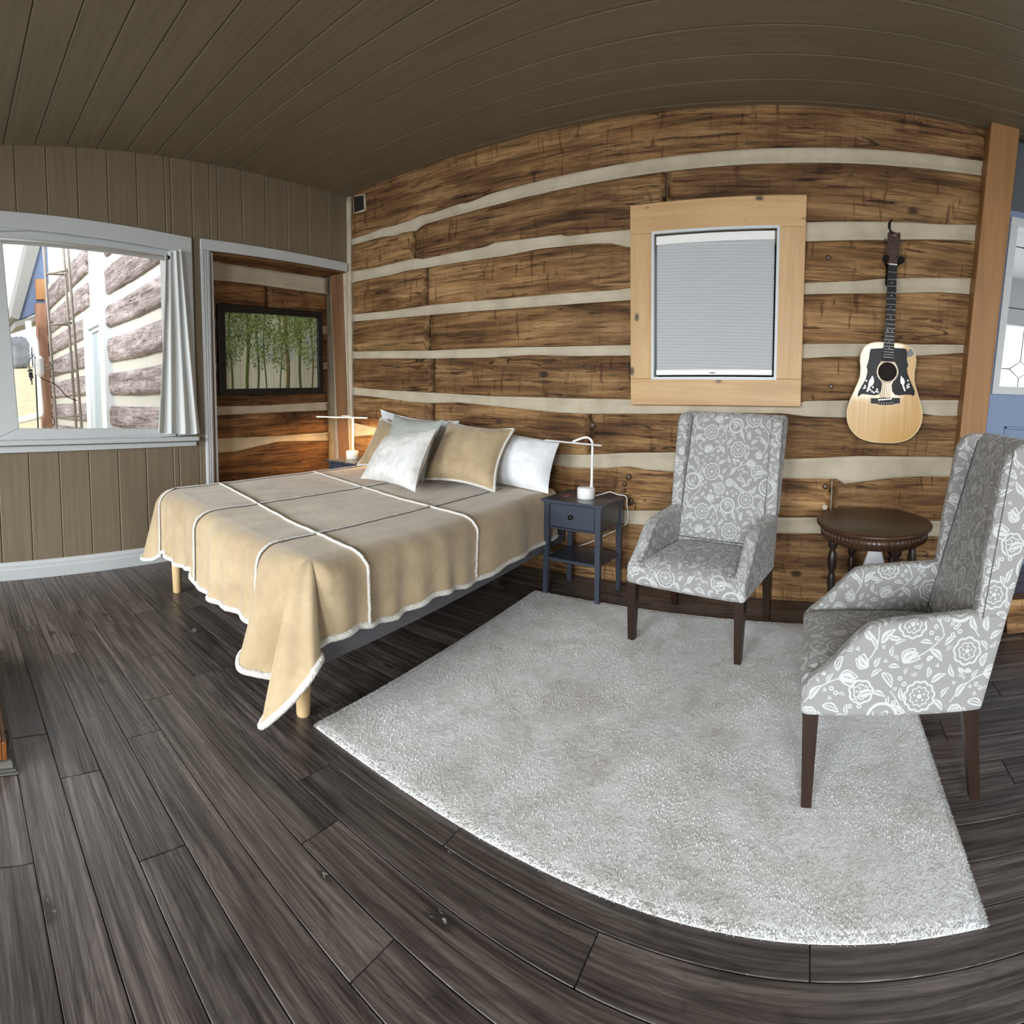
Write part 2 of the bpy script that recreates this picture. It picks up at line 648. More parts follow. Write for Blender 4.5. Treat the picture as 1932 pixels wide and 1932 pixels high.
def skirted(mb, nu, nv, fn, back):
    """grid surface fn(u,v)->(point) plus a rim going back into the wall"""
    mb.grid(nu, nv, fn)
    base = len(mb.v) - (nu + 1) * (nv + 1)
    ring = [i for i in range(nu + 1)] + [j * (nu + 1) + nu for j in range(1, nv + 1)] + \
        [nv * (nu + 1) + i for i in range(nu - 1, -1, -1)] + [j * (nu + 1) for j in range(nv - 1, 0, -1)]
    k0 = len(mb.v)
    for i in ring:
        mb.v.append(back(mb.v[base + i]))
    n = len(ring)
    for i in range(n):
        j = (i + 1) % n
        mb.f.append((base + ring[i], base + ring[j], k0 + j, k0 + i))
        mb.sm.append(False)
    mb.f.append(tuple(range(k0, k0 + n)))
    mb.sm.append(False)


def log_piece(parent, axis, face, a0, a1, bot, top, mat, seed, amp=.012):
    mb = MB()
    L = a1 - a0
    nu, nv = max(8, int(L / .035)), 14
    def fn(u, v):
        a = a0 + L * u
        zb, zt = interp(bot, a), interp(top, a)
        zb += .006 * noise.noise((a * 7, seed, 1)) + .004 * noise.noise((a * 23, seed, 5))
        zt += .006 * noise.noise((a * 7, seed, 3)) + .004 * noise.noise((a * 23, seed, 8))
        z = lerp(zb, zt, v)
        e = min(v, 1 - v) * (zt - zb)
        ee = min(e, min(u, 1 - u) * L * 1.6)
        dp = -.02 + .036 * (1 - math.exp(-ee / .016))
        k = min(1, ee / .03)
        dp += k * amp * (fbm(a * 2.2, z * 6 + seed * 3, seed, 3) + .5 * noise.noise((a * 11, z * 16, seed)))
        dp += k * .006 * noise.noise((a * 5, z * 42, seed * 2))
        return (a, face - dp, z) if axis == 'x' else (face + dp, a, z)
    bk = (lambda q: (q[0], face + .09, q[2])) if axis == 'x' else (lambda q: (face - .09, q[1], q[2]))
    skirted(mb, nu, nv, fn, bk)
    return mb.build('log', mat, parent, True)


def chink_piece(parent, axis, face, a0, a1, bot, top, mat, seed, name='chinking'):
    mb = MB()
    L = a1 - a0
    nu, nv = max(4, int(L / .05)), 5
    def fn(u, v):
        a = a0 + L * u
        zb, zt = interp(bot, a) - .012, interp(top, a) + .012
        z = lerp(zb, zt, v)
        dp = .004 - .014 * math.sin(PI * v) + .003 * noise.noise((a * 6, v * 2, seed))
        return (a, face - dp, z) if axis == 'x' else (face + dp, a, z)
    bk = (lambda q: (q[0], face + .08, q[2])) if axis == 'x' else (lambda q: (face - .08, q[1], q[2]))
    skirted(mb, nu, nv, fn, bk)
    return mb.build(name, mat, parent, True)


def wallX(px):   # picture points on the log wall -> (x, z) polyline
    return sorted(((onY(x, y, D)[0], onY(x, y, D)[2]) for x, y in px), key=lambda q: q[0])


CH_ = {
    'A': ([(655, 457), (697, 444), (721, 434), (742, 429.5), (771, 420.5), (794, 410), (820, 405), (865, 388.5), (885, 386), (924, 370)],
          [(657, 462), (697, 451), (721, 444), (748, 441.4), (759, 436.3), (788, 431.7), (799, 421), (878, 398.8), (981, 371.6)]),
    'B': ([(651, 518), (714, 507), (782, 491), (800, 492), (919, 468.7), (932, 462), (1007, 453), (1059, 446.7), (1066, 451), (1074, 449), (1189, 437.6), (1522, 424), (1676, 423), (1712, 424), (1774, 427.8), (1847, 428.6)],
          [(656, 534), (668, 529.7), (737, 516), (771, 507), (800, 502.9), (955, 479), (1020, 466), (1123, 455.8), (1167, 455.8), (1171, 462), (1189, 463), (1521, 452), (1666, 449.3), (1759, 448), (1844, 451)]),
    'C': ([(658, 597), (737, 589.6), (805, 580), (955, 567), (1059, 558), (1111, 554.6), (1160, 551.5), (1189, 547), (1521, 538.6), (1616, 534.7), (1668, 529.6), (1836, 529.6)],
          [(657, 605), (737, 598), (804, 592), (955, 580), (1059, 572), (1189, 563), (1519, 551.6), (1681, 550), (1772, 547.7), (1834, 552)]),
    'D': ([(657, 666), (725, 665.3), (816, 664.8), (929, 660), (1059, 657.6), (1189, 655), (1515, 653), (1728, 653.8), (1826, 654.6)],
          [(657, 674), (816, 673.5), (916, 671.8), (1007, 665.9), (1085, 668.5), (1189, 667), (1514, 672.7), (1565, 669.4), (1725, 668), (1824, 661.6)]),
    'E': ([(660, 733), (725, 738.8), (794, 742.8), (929, 750.8), (1059, 754.7), (1189, 757.3), (1500, 767), (1512, 761), (1552, 760), (1738, 758.6), (1812, 758.6)],
          [(661, 742), (714, 746.7), (771, 754.7), (808, 757.6), (865, 756), (981, 767.6), (1059, 775.4), (1116, 777), (1241, 776.9), (1355, 774.6), (1478, 775.7), (1523, 782), (1598, 784.5), (1741, 776.8), (1772, 781.4), (1811, 780.7)]),
    'F': ([(667, 800), (700, 808), (1051, 860.6), (1110, 861.5), (1180, 857.8), (1284, 856.8), (1487, 869.9), (1538, 867.9), (1620, 864), (1768, 865.5)],
          [(667, 822), (700, 818), (1051, 874.6), (1084, 879), (1140, 880), (1189, 876), (1212, 881.4), (1284, 887), (1487, 898.8), (1580, 899.4), (1590, 909), (1658, 900.6), (1714, 896), (1765, 894.8)]),
    'G': ([(1163, 965.5), (1212, 967), (1260, 966), (1472, 980), (1540, 980)],
          [(1163, 983), (1218, 987), (1473, 1001.7), (1541, 1002.4)]),
}
CHW = {k_: (wallX(a), wallX(b)) for k_, (a, b) in CH_.items()}
CHW['A'][0].append((.95, 2.66)); CHW['A'][1].append((.95, 2.60))
CHW['G'] = ([(-3.6, .47), (-2.0, .455)] + CHW['G'][0], [(-3.6, .40), (-2.0, .39)] + CHW['G'][1])
LEFT, RIGHT = -3.585, .955
OPX0, OPX1, OPZ0, OPZ1 = -1.03, -.2, 1.25, 2.2      # opening of the small window

wall_back = MB()
wall_back.box(-4.05, OPX0, D + .04, D + .22, 0, 3.0).box(OPX1, 1.0, D + .04, D + .22, 0, 3.0)
wall_back.box(OPX0, OPX1, D + .04, D + .22, 0, OPZ0).box(OPX0, OPX1, D + .04, D + .22, OPZ1, 3.0)
wall_back = struct(wall_back.build('wall_back', M['chink']), 'wall of hewn brown logs with pale chinking behind the bed', 'wall')
ceil_l = [(-4, CEIL + .1), (2, CEIL + .1)]
floor_l = [(-4, -.02), (2, -.02)]
rows = [
    (CHW['A'][0], ceil_l, [LEFT, RIGHT]),
    (CHW['B'][0], CHW['A'][1], [LEFT, -2.86, -.93, RIGHT]),
    (CHW['C'][0], CHW['B'][1], [LEFT, -2.735, OPX0, None, OPX1, RIGHT]),
    (CHW['D'][0], CHW['C'][1], [LEFT, -2.71, OPX0, None, OPX1, RIGHT]),
    (CHW['E'][0], CHW['D'][1], [LEFT, -2.67, OPX0, None, OPX1, RIGHT]),
    (CHW['F'][0], CHW['E'][1], [LEFT, -2.67, -1.387, RIGHT]),
    (CHW['G'][0], CHW['F'][1], [LEFT, -1.9, .125, RIGHT]),
    (floor_l, CHW['G'][1], [LEFT, -.75, RIGHT]),
]
sd = 1
for bot, top, cuts in rows:
    for a0, a1 in zip(cuts, cuts[1:]):
        if a0 is None or a1 is None: continue
        log_piece(wall_back, 'x', D, a0 + .004, a1 - .004, bot, top, M['log'], sd)
        sd += 1
for key, (top, bot) in CHW.items():
    segs = [(LEFT, OPX0), (OPX1, RIGHT)] if key in 'CD' else [(LEFT, RIGHT)]
    for a0, a1 in segs:
        chink_piece(wall_back, 'x', D, a0, a1, bot, top, M['chink'], sd)
        sd += 1
# upright mortar strip where the logs meet the board wall
mb = MB()
def _f(u, v):
    z = v * CEIL
    a = lerp(LW + .0, -3.575 + .012 * noise.noise((z * 5, 3, 0)), u)
    return (a, D - .004 + .012 * math.sin(PI * u), z)
skirted(mb, 3, 40, _f, lambda q: (q[0], D + .07, q[2]))
mb.build('corner_mortar', M['chink'], wall_back)
# square notch in the top log: dark plate paints its shade, mortar rims it
q = [onY(668, 372, D - .02), onY(688, 368, D - .02), onY(689, 396, D - .02), onY(670, 402, D - .02)]
mb = MB()
for i in range(4):
    mb.tube([q[i], q[(i + 1) % 4]], .011, 6)
mb.build('mortise_rim', M['chink'], wall_back)
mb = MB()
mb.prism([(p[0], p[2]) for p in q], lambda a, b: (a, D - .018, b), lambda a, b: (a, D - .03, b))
mb.build('mortise_shade', flat('hollow_shade', (30, 24, 18), .9), wall_back)
# wooden plugs and bolt holes in the lower logs
for x, y, r, m in ((1557, 918, .016, 'walnut'), (1556, 957, .017, 'chink'), (1186, 900, .018, 'walnut'), (1178, 914, .013, 'walnut'), (1177, 926, .012, 'walnut'), (1189, 947, .024, 'walnut'), (1117, 803, .022, 'walnut'), (1563, 486, .014, 'walnut'), (1568, 729, .014, 'walnut')):
    p = onY(x, y, D - .02)
    mb = MB()
    mb.lathe([(0.001, -.03), (r, -.03), (r, .006), (r * .6, .009), (.001, .007)], 12)
    mb.v = [(p[0] + a, p[1] - c_, p[2] + b) for a, b, c_ in mb.v]
    mb.build('wooden_plug', M[m], wall_back)

# ---- small window in the log wall: pine surround, blind
FY = D - .05
win2 = MB()
PF = {k_: onY(*p, FY) for k_, p in dict(TL=(1188.7, 388), TR=(1522.5, 367), BR=(1510.5, 767.5), BL=(1189.6, 763.5),
      sTL=(1188.7, 443.5), sTR=(1520.5, 427), sBL=(1189.4, 714.7), sBR=(1512, 716),
      iTL=(1231, 445), iTR=(1469.5, 431.5), iBL=(1230.5, 715), iBR=(1463, 715.5)).items()}
_zl = lambda a, b, x: lerp(a[2], b[2], (x - a[0]) / (b[0] - a[0]))
for k_, a, b in (('iTL', 'sTL', 'sTR'), ('iTR', 'sTL', 'sTR'), ('iBL', 'sBL', 'sBR'), ('iBR', 'sBL', 'sBR')):
    p = PF[k_]
    PF[k_] = (p[0], p[1], _zl(PF[a], PF[b], p[0]))
IQ = [(PF[k_][0], PF[k_][2]) for k_ in ('iTL', 'iTR', 'iBR', 'iBL')]
def inset(q_, d_):
    return [(q_[0][0] + d_, q_[0][1] - d_), (q_[1][0] - d_, q_[1][1] - d_), (q_[2][0] - d_, q_[2][1] + d_), (q_[3][0] + d_, q_[3][1] + d_)]
def quadframe(o_, i_, y0, y1, mat, parent, name):
    mb = MB()
    for k_ in range(4):
        j = (k_ + 1) % 4
        f = [(o_[k_][0], y0, o_[k_][1]), (o_[j][0], y0, o_[j][1]), (i_[j][0], y0, i_[j][1]), (i_[k_][0], y0, i_[k_][1])]
        mb.hexa(f + [(p[0], y1, p[2]) for p in f])
    return mb.build(name, mat, parent, True)
window_2 = struct(quadframe(inset(IQ, -.03), IQ, FY + .012, D + .2, M['white'], None, 'window_2'), 'small window with closed pleated blind in the log wall', 'window')
def plank4(a, b, c_, d, y0, y1, mat, parent, name):
    f = [(p[0], y0, p[2]) for p in (a, b, c_, d)]
    g = [(p[0], y1, p[2]) for p in (a, b, c_, d)]
    o = MB().hexa(f + g).build(name, mat, parent)
    bv = o.modifiers.new('bevel', 'BEVEL'); bv.width = .004; bv.segments = 2
    return o
plank4(PF['TL'], PF['TR'], PF['sTR'], PF['sTL'], FY, D + .02, M['pine'], window_2, 'casing')
plank4(PF['sBL'], PF['sBR'], PF['BR'], PF['BL'], FY, D + .02, M['pine'], window_2, 'casing')
plank4(PF['sTL'], PF['iTL'], PF['iBL'], PF['sBL'], FY, D + .02, M['pine_z'], window_2, 'casing')
plank4(PF['iTR'], PF['sTR'], PF['sBR'], PF['iBR'], FY, D + .02, M['pine_z'], window_2, 'casing')
MB().prism(IQ, lambda a, b: (a, D + .15, b), lambda a, b: (a, D + .156, b)).build('pane', M['glass'], window_2)
quadframe(inset(IQ, -.006), inset(IQ, .010), FY - .004, FY + .02, M['white'], window_2, 'edge_bead')
quadframe(inset(IQ, -.004), inset(IQ, .05), D + .09, D + .14, M['black'], window_2, 'sash')  # black ring added to keep the gap round the blind dark
BQ = inset(IQ, .021)
def bq(u, v): # point on the blind, v from bottom to top
    a, b = (lerp(BQ[3][0], BQ[0][0], v), lerp(BQ[3][1], BQ[0][1], v)), (lerp(BQ[2][0], BQ[1][0], v), lerp(BQ[2][1], BQ[1][1], v))
    return lerp(a[0], b[0], u), lerp(a[1], b[1], u)
blind = thing('pleated_blind', 'closed white pleated blind in the pine-framed window', 'blind', (BQ[3][0] * .5 + BQ[2][0] * .5, FY + .03, BQ[3][1]))
def bar(v0, v1, y0, y1, nm, mat, u0=0., u1=1.):
    q = [bq(u0, v1), bq(u1, v1), bq(u1, v0), bq(u0, v0)]
    o = MB().prism(q, lambda a, b: (a, y0, b), lambda a, b: (a, y1, b)).build(nm, mat, blind, True)
    bv = o.modifiers.new('bevel', 'BEVEL'); bv.width = .004; bv.segments = 2
bar(.938, 1.0, FY + .004, FY + .05, 'head_rail', M['plastic'])
bar(.0, .040, FY + .006, FY + .044, 'bottom_rail', M['plastic'])
mb = MB()
npl = 44
def _pl(u, v):
    tri = abs(((v * npl * 2) % 2) - 1)
    x, z = bq(lerp(.004, .996, u), lerp(.04, .938, v))
    return (x, FY + .015 + .0036 * tri, z)
mb.grid(1, npl * 2, _pl, smooth=False)
mb.grid(1, npl * 2, lambda u, v: (lambda p: (p[0], 2 * (FY + .026) - p[1] + .004, p[2]))(_pl(u, v)), smooth=False)
mb.build('pleated_fabric', M['blind'], blind, True)
bar(.012, .018, FY + .002, FY + .008, 'pull_tab', M['darkmetal'], .47, .52)

# ---- timber post at the right end of the log wall
PY = D - .11
p4 = [onY(1857, 370, PY), onY(1911, 370, PY), onY(1858.5, 831, PY), onY(1811, 823, PY)]
def ext(a, b, z):
    t = (z - a[2]) / (b[2] - a[2])
    return (lerp(a[0], b[0], t), PY, z)
pt = [ext(p4[0], p4[3], CEIL), ext(p4[1], p4[2], CEIL), ext(p4[1], p4[2], 0), ext(p4[0], p4[3], 0)]
mb = MB().hexa(pt + [(p[0], D + .05, p[2]) for p in pt])
trim_1 = struct(mb.build('trim_1', M['timber']), 'square pine timber post at the end of the log wall beside the door', 'post')
bv = trim_1.modifiers.new('bevel', 'BEVEL'); bv.width = .008; bv.segments = 2

# ---- blue door with leaded light, and its step
DY = D + .03
dl = [onY(1909, 409, DY - .02), onY(1871.5, 743, DY - .02)]
sx = dl[0][0]
gx0, gx1, gz0, gz1 = 1.05, 1.74, 1.27, 2.42
def quadframe(o_, i_, y0, y1, mat, parent, name):
    mb = MB()
    for k_ in range(4):
        j = (k_ + 1) % 4
        f = [(o_[k_][0], y0, o_[k_][1]), (o_[j][0], y0, o_[j][1]), (i_[j][0], y0, i_[j][1]), (i_[k_][0], y0, i_[k_][1])]
        mb.hexa(f + [(p[0], y1, p[2]) for p in f])
    return mb.build(name, mat, parent, True)
lo = [(dl[0][0], dl[0][2]), (1.76, dl[0][2] + .02), (1.70, dl[1][2] + .02), (dl[1][0], dl[1][2])]
li = [(lo[0][0] + .045, lo[0][1] - .05), (lo[1][0] - .05, lo[1][1] - .05), (lo[2][0] - .05, lo[2][1] + .05), (lo[3][0] + .045, lo[3][1] + .05)]
mid_ = [((a[0] + b[0]) / 2, (a[1] + b[1]) / 2) for a, b in zip(lo, li)]
door_1 = struct(quadframe([(1.0, 2.43), (1.92, 2.43), (1.92, .20), (1.0, .20)], mid_, DY, DY + .05, M['doorblue'], None, 'door_1'), 'blue door with leaded glass light right of the timber post', 'door')
quadframe(lo, li, DY - .022, DY + .0, M['white'], door_1, 'glazing_frame')
MB().box(gx0, gx1, DY + .02, DY + .026, gz0, gz1 - .03).build('leaded_pane', M['glass'], door_1)
def on_lite(u, v):
    a = lerp(li[3][0], li[0][0], v) ; b = lerp(li[2][0], li[1][0], v)
    return (lerp(a, b, u), DY + .016, lerp(li[3][1], li[0][1], v))
mb = MB()
def came(*uv): mb.tube([on_lite(*q_) for q_ in uv], .0035, 5)
for vc in (.885, .115):
    dxu, dv = .13, .055
    came((.25 - dxu, vc), (.25, vc + dv), (.25 + dxu, vc), (.25, vc - dv), (.25 - dxu, vc))
    came((0, vc), (.25 - dxu, vc)); came((.25 + dxu, vc), (.75 - dxu, vc))
    came((.75 - dxu, vc), (.75, vc + dv), (.75 + dxu, vc), (.75, vc - dv), (.75 - dxu, vc)); came((.75 + dxu, vc), (1, vc))
for uc in (.25, .75):
    came((uc, .17), (uc, .83)); came((uc, 0), (uc, .06)); came((uc, .94), (uc, 1))
came((0, .5), (1, .5))
mb.build('lead_came', M['lead'], door_1)
mb = MB()
for x0, x1, z0, z1 in ((1.17, 1.42, .42, 1.10), (1.52, 1.78, .42, 1.10)):
    for a, b, c_, d_ in ((x0, x1, z1 - .02, z1), (x0, x1, z0, z0 + .02), (x0, x0 + .02, z0, z1), (x1 - .02, x1, z0, z1)):
        mb.box(a, b, DY - .008, DY + .01, c_, d_, .005)
mb.build('panel_moulding', M['doorblue'], door_1)
sill = struct(MB().box(1.0, 1.95, D - .03, D + .14, .13, .20, .006).build('trim_4', M['timber']), 'light wood door sill under the blue door', 'sill')
step = thing('door_step', 'dark brown wooden step in front of the blue door', 'step', (1.4, 2.92, 0))
for z0, z1 in ((.005, .10), (.104, .20)):
    MB().box(1.06, 1.95, 2.70, 2.73, z0, z1, .004).build('riser_board', M['log'], step, True)
for y0, y1 in ((2.67, 2.84), (2.845, 3.01), (3.015, 3.17)):
    MB().box(1.03, 1.97, y0, y1, .20, .235, .004).build('tread_board', M['walnut'], step, True)
MB().box(1.06, 1.09, 2.73, 3.17, 0, .2).build('side_board', M['walnut'], step, True)
MB().box(1.92, 1.95, 2.73, 3.17, 0, .2).build('side_board', M['walnut'], step, True)

# ---- painted board wall on the left with the big window and the alcove
WY0, WY1, WZ0, WZ1 = -.62, 1.60, .90, 2.33
AY0, AY1, AZ1 = 1.905, D, 2.225
wl = MB()
wl.box(LW - .2, LW - .02, -3.6, WY0, 0, 3).box(LW - .2, LW - .02, WY1, AY0, 0, 3)
wl.box(LW - .2, LW - .02, WY0, WY1, 0, WZ0).box(LW - .2, LW - .02, WY0, WY1, WZ1, 3)
wl.box(LW - .16, LW - .02, AY0, AY1 + .04, AZ1 + .02, 3)
wall_left = struct(wl.build('wall_left', M['board']), 'wall of tan painted vertical boards with the large window', 'wall')
def cut(rects, y0, y1, z0, z1):
    out = []
    for a in rects:
        ay0, ay1, az0, az1 = a
        if ay1 <= y0 or ay0 >= y1 or az1 <= z0 or az0 >= z1:
            out.append(a); continue
        if ay0 < y0: out.append((ay0, y0, az0, az1))
        if ay1 > y1: out.append((y1, ay1, az0, az1))
        m0, m1 = max(ay0, y0), min(ay1, y1)
        if az0 < z0: out.append((m0, m1, az0, z0))
        if az1 > z1: out.append((m0, m1, z1, az1))
    return out
y_ = .303 - .2085 * 18
while y_ < AY1 - .02:
    y1 = min(y_ + .2085, AY1)
    rs = cut([(y_, y1, 0, CEIL)], WY0, WY1, WZ0, WZ1)
    r2 = []
    for r_ in rs: r2 += cut([r_], AY0, AY1 + .1, -1, AZ1 + .02)
    for a, b, c_, d_ in r2:
        if b - a < .01: continue
        MB().box(LW - .022, LW, a + .0012, b - .0012, c_, d_, .005).build('board', M['board'], wall_left)
    y_ += .2085

def hexX(px, x0, x1, mat, parent, name, bevel=.004):
    f = [onX(*p, x1) if isinstance(p, tuple) and len(p) == 2 else p for p in px]
    o = MB().hexa(f + [(x0, p[1], p[2]) for p in f]).build(name, mat, parent)
    if bevel:
        bv = o.modifiers.new('bevel', 'BEVEL'); bv.width = bevel; bv.segments = 2
    return o
def Xp(y, z, x): return (x, y, z)
# window_1: casing, stool, apron, sash, pane
XC = LW + .022
jl = MB()
jl.box(LW - .2, LW + .004, WY0, WY0 + .02, WZ0, WZ1).box(LW - .2, LW + .004, WY1 - .02, WY1, WZ0, WZ1)
jl.box(LW - .2, LW + .004, WY0, WY1, WZ0, WZ0 + .02).box(LW - .2, LW + .004, WY0, WY1, WZ1 - .02, WZ1)
window_1 = struct(jl.build('window_1', M['white']), 'large white framed window in the tan board wall', 'window')
a, b = onX(0, 397, XC), onX(361, 448.3, XC)
sl = (b[2] - a[2]) / (b[1] - a[1])
zt = lambda y: b[2] + sl * (y - b[1])
a2, b2 = onX(0, 428, XC), onX(322, 471, XC)
sl2 = (b2[2] - a2[2]) / (b2[1] - a2[1])
zi = lambda y: b2[2] + sl2 * (y - b2[1])
yR0, yR1 = onX(330, 600, XC)[1], onX(366, 600, XC)[1]
hexX([Xp(-.75, zt(-.75), XC), Xp(yR1, zt(yR1), XC), Xp(yR1, zi(yR1), XC), Xp(-.75, zi(-.75), XC)], LW, XC, M['white'], window_1, 'casing')
hexX([Xp(yR0, zi(yR0), XC), Xp(yR1, zi(yR1), XC), Xp(yR1, .90, XC), Xp(yR0, .90, XC)], LW, XC, M['white'], window_1, 'casing')
hexX([Xp(-.75, zi(-.75), XC), Xp(-.62, zi(-.62), XC), Xp(-.62, .90, XC), Xp(-.75, .90, XC)], LW, XC, M['white'], window_1, 'casing')
XS = LW + .06
s0, s1 = onX(0, 832, XS), onX(372, 824, XS)
s2, s3 = onX(0, 842, XS), onX(372, 832, XS)
lin = lambda p, q_: (lambda y: q_[2] + (q_[2] - p[2]) / (q_[1] - p[1]) * (y - q_[1]))
f0, f1 = lin(s0, s1), lin(s2, s3)
hexX([Xp(-.8, f0(-.8), XS), Xp(s1[1] + .02, f0(s1[1]), XS), Xp(s1[1] + .02, f1(s1[1]), XS), Xp(-.8, f1(-.8), XS)], LW - .1, XS, M['white'], window_1, 'stool', .006)
t0, t1 = onX(0, 843, XC), onX(371, 833, XC)
t2, t3 = onX(0, 855.5, XC), onX(371, 841, XC)
g0, g1 = lin(t0, t1), lin(t2, t3)
hexX([Xp(-.75, g0(-.75), XC), Xp(t1[1], g0(t1[1]), XC), Xp(t3[1], g1(t3[1]), XC), Xp(-.75, g1(-.75), XC)], LW, XC, M['white'], window_1, 'apron')
# sashes
XG = LW - .06
gl_ = [onX(4, 459, XG), onX(330, 494, XG), onX(322, 808.5, XG), onX(35.3, 808, XG)]
ot = [(XG, .17, WZ1 - .01), (XG, WY1 - .01, WZ1 - .01), (XG, WY1 - .01, WZ0 + .01), (XG, .20, WZ0 + .01)]
for k_ in range(4):
    j = (k_ + 1) % 4
    f = [ot[k_], ot[j], gl_[j], gl_[k_]]
    o = MB().hexa([(XG + .03, p[1], p[2]) for p in f] + [(XG - .02, p[1], p[2]) for p in f]).build('sash', M['white'], window_1)
    bv = o.modifiers.new('bevel', 'BEVEL'); bv.width = .006; bv.segments = 2
MB().box(XG - .006, XG, .2, WY1 - .02, WZ0 + .03, WZ1 - .03).build('pane', M['glass'], window_1)
for y0, y1, z0, z1 in ((WY0 + .01, .19, WZ0 + .01, WZ0 + .08), (WY0 + .01, .19, WZ1 - .08, WZ1 - .01), (WY0 + .01, WY0 + .08, WZ0 + .08, WZ1 - .08), (.12, .19, WZ0 + .08, WZ1 - .08)):
    MB().box(XG - .02, XG + .03, y0, y1, z0, z1, .005).build('sash', M['white'], window_1)
MB().box(XG - .006, XG, WY0 + .05, .15, WZ0 + .05, WZ1 - .05).build('pane', M['glass'], window_1)
# dark shadow line under the head casing: glazing bead
# curtain on a rod
XR = LW + .05
rA, rB = onX(0, 450, XR), onX(319, 486.5, XR)
dr = Vector(rB) - Vector(rA)
curtain = thing('curtain', 'white pleated curtain gathered at the right of the large window', 'curtain', (XR, 1.6, 1.0))
mb = MB()
ctl, ctr, cbl, cbr = onX(310, 480, XR), onX(344, 469, XR), onX(296, 817, XR), onX(380, 819, XR)
def _cu(off):
    def f(u, v):
        vv = v ** 1.15
        yl, yr = lerp(ctl[1], cbl[1], vv), lerp(ctr[1], cbr[1], vv)
        zl, zr = lerp(ctl[2], cbl[2], v), lerp(ctr[2], cbr[2], v)
        amp = lerp(.011, .022, v)
        uu = u + .02 * math.sin(v * 3 + u * 9)
        return (XR + off + .006 + amp * math.sin(uu * PI * 2 * 3.6 + .9 + .5 * math.sin(uu * 7)) + .012 * noise.noise((u * 3, v * 2, 4)), lerp(yl, yr, uu), lerp(zl, zr, u) + .004 * math.sin(u * PI * 7) * v)
    return f
mb.grid(90, 24, _cu(0))
mb.grid(90, 24, _cu(-.003), flip=True)
mb.build('pleated_cloth', M['curtain'], curtain, True)
mb = MB().tube([Vector(rA) - dr * .9, Vector(rB)], .008, 8)
mb.build('curtain_rod', M['plastic'], curtain, True)
MB().lathe([(.001, -.012), (.013, -.012), (.015, 0), (.013, .012), (.001, .012)], 10, rB).build('rod_end', M['black'], curtain, True)

# ---- alcove with its own log wall and corner post
wall_alcove = struct(MB().box(AX - .25, AX - .04, 1.80, D + .2, 0, 3).box(AX - .05, LW - .2, 1.76, 1.80, 0, 2.4).build('wall_alcove', M['chink']), 'recessed log wall inside the white-trimmed alcove', 'wall')
AC = {
    'a': ([(402, 490), (415, 499), (530, 516), (620, 528)], [(400.5, 525), (500, 536), (560, 545), (620, 553)]),
    'b': ([(405, 604), (609, 617)], [(405, 617), (609, 628)]),
    'c': ([(405, 688), (611, 686)], [(405, 698), (611, 694)]),
    'd': ([(405, 770), (500, 768), (631, 760)], [(406, 781), (500, 776), (631, 771)]),
    'e': ([(406, 830), (520, 826), (631, 817)], [(406, 852), (440, 850), (470, 843), (528, 830), (631, 829)]),
}
ACW = {k_: tuple(sorted(((onX(x, y, AX)[1], onX(x, y, AX)[2]) for x, y in l_)) for l_ in v_) for k_, v_ in AC.items()}
yA0, yA1 = 1.76, 3.165
prev = [(0, 2.5), (4, 2.5)]
sd = 60
for key in 'abcde':
    top, bot = ACW[key]
    cuts = {'b': [yA0, 2.52, yA1], 'a': [yA0, yA1], 'e': [yA0, yA1]}.get(key, [yA0, yA1])
    for a0, a1 in zip(cuts, cuts[1:]):
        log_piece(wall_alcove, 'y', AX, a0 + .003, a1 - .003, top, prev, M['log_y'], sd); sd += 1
    chink_piece(wall_alcove, 'y', AX, yA0, yA1, bot, top, M['chink'], sd); sd += 1
    prev = bot
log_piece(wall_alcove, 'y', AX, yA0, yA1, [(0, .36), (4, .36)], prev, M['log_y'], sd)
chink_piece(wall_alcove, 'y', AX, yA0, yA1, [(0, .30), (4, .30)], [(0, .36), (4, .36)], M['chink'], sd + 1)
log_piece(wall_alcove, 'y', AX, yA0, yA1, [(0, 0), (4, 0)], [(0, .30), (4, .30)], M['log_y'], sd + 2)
MB().box(AX - .02, LW - .022, AY0 - .1, D, AZ1 - .01, AZ1 + .02).build('soffit_board', M['log_y'], wall_alcove)
# corner post, with mortar lines either side
cp = [onY(625, 530, D - .02), onY(645.5, 530, D - .02), onY(657, 860, D - .02), onY(641, 860, D - .02)]
def cpx(i, j, z): return lerp(cp[i][0], cp[j][0], (z - cp[i][2]) / (cp[j][2] - cp[i][2]))
pf = [(cpx(0, 3, 2.3), D - .035, 2.3), (cpx(1, 2, 2.3), D - .02, 2.3), (cpx(1, 2, 0), D - .02, 0), (cpx(0, 3, 0), D - .035, 0)]
trim_2 = struct(MB().hexa(pf + [(p[0], D + .04, p[2]) for p in pf]).build('trim_2', M['cornerpost']), 'upright brown corner board at the right of the alcove', 'post')
bv = trim_2.modifiers.new('bevel', 'BEVEL'); bv.width = .006; bv.segments = 2
for xa, xb, nm in ((AX - .01, cpx(0, 3, 1.2) + .0, 'corner_mortar'), (cpx(1, 2, 1.2) - .004, LW + .002, 'corner_mortar')):
    mb = MB()
    def _g(u, v):
        z = v * 2.28
        l0 = (cpx(0, 3, z) - .035) if xa < -3.8 else cpx(1, 2, z) - .004
        l1 = cpx(0, 3, z) + .004 if xa < -3.8 else max(LW + .002, cpx(1, 2, z) + .02)
        return (lerp(l0, l1, u), D - .012 + .012 * math.sin(PI * u), z)
    skirted(mb, 3, 24, _g, lambda q_: (q_[0], D + .06, q_[2]))
    mb.build(nm, M['chink'], wall_alcove)
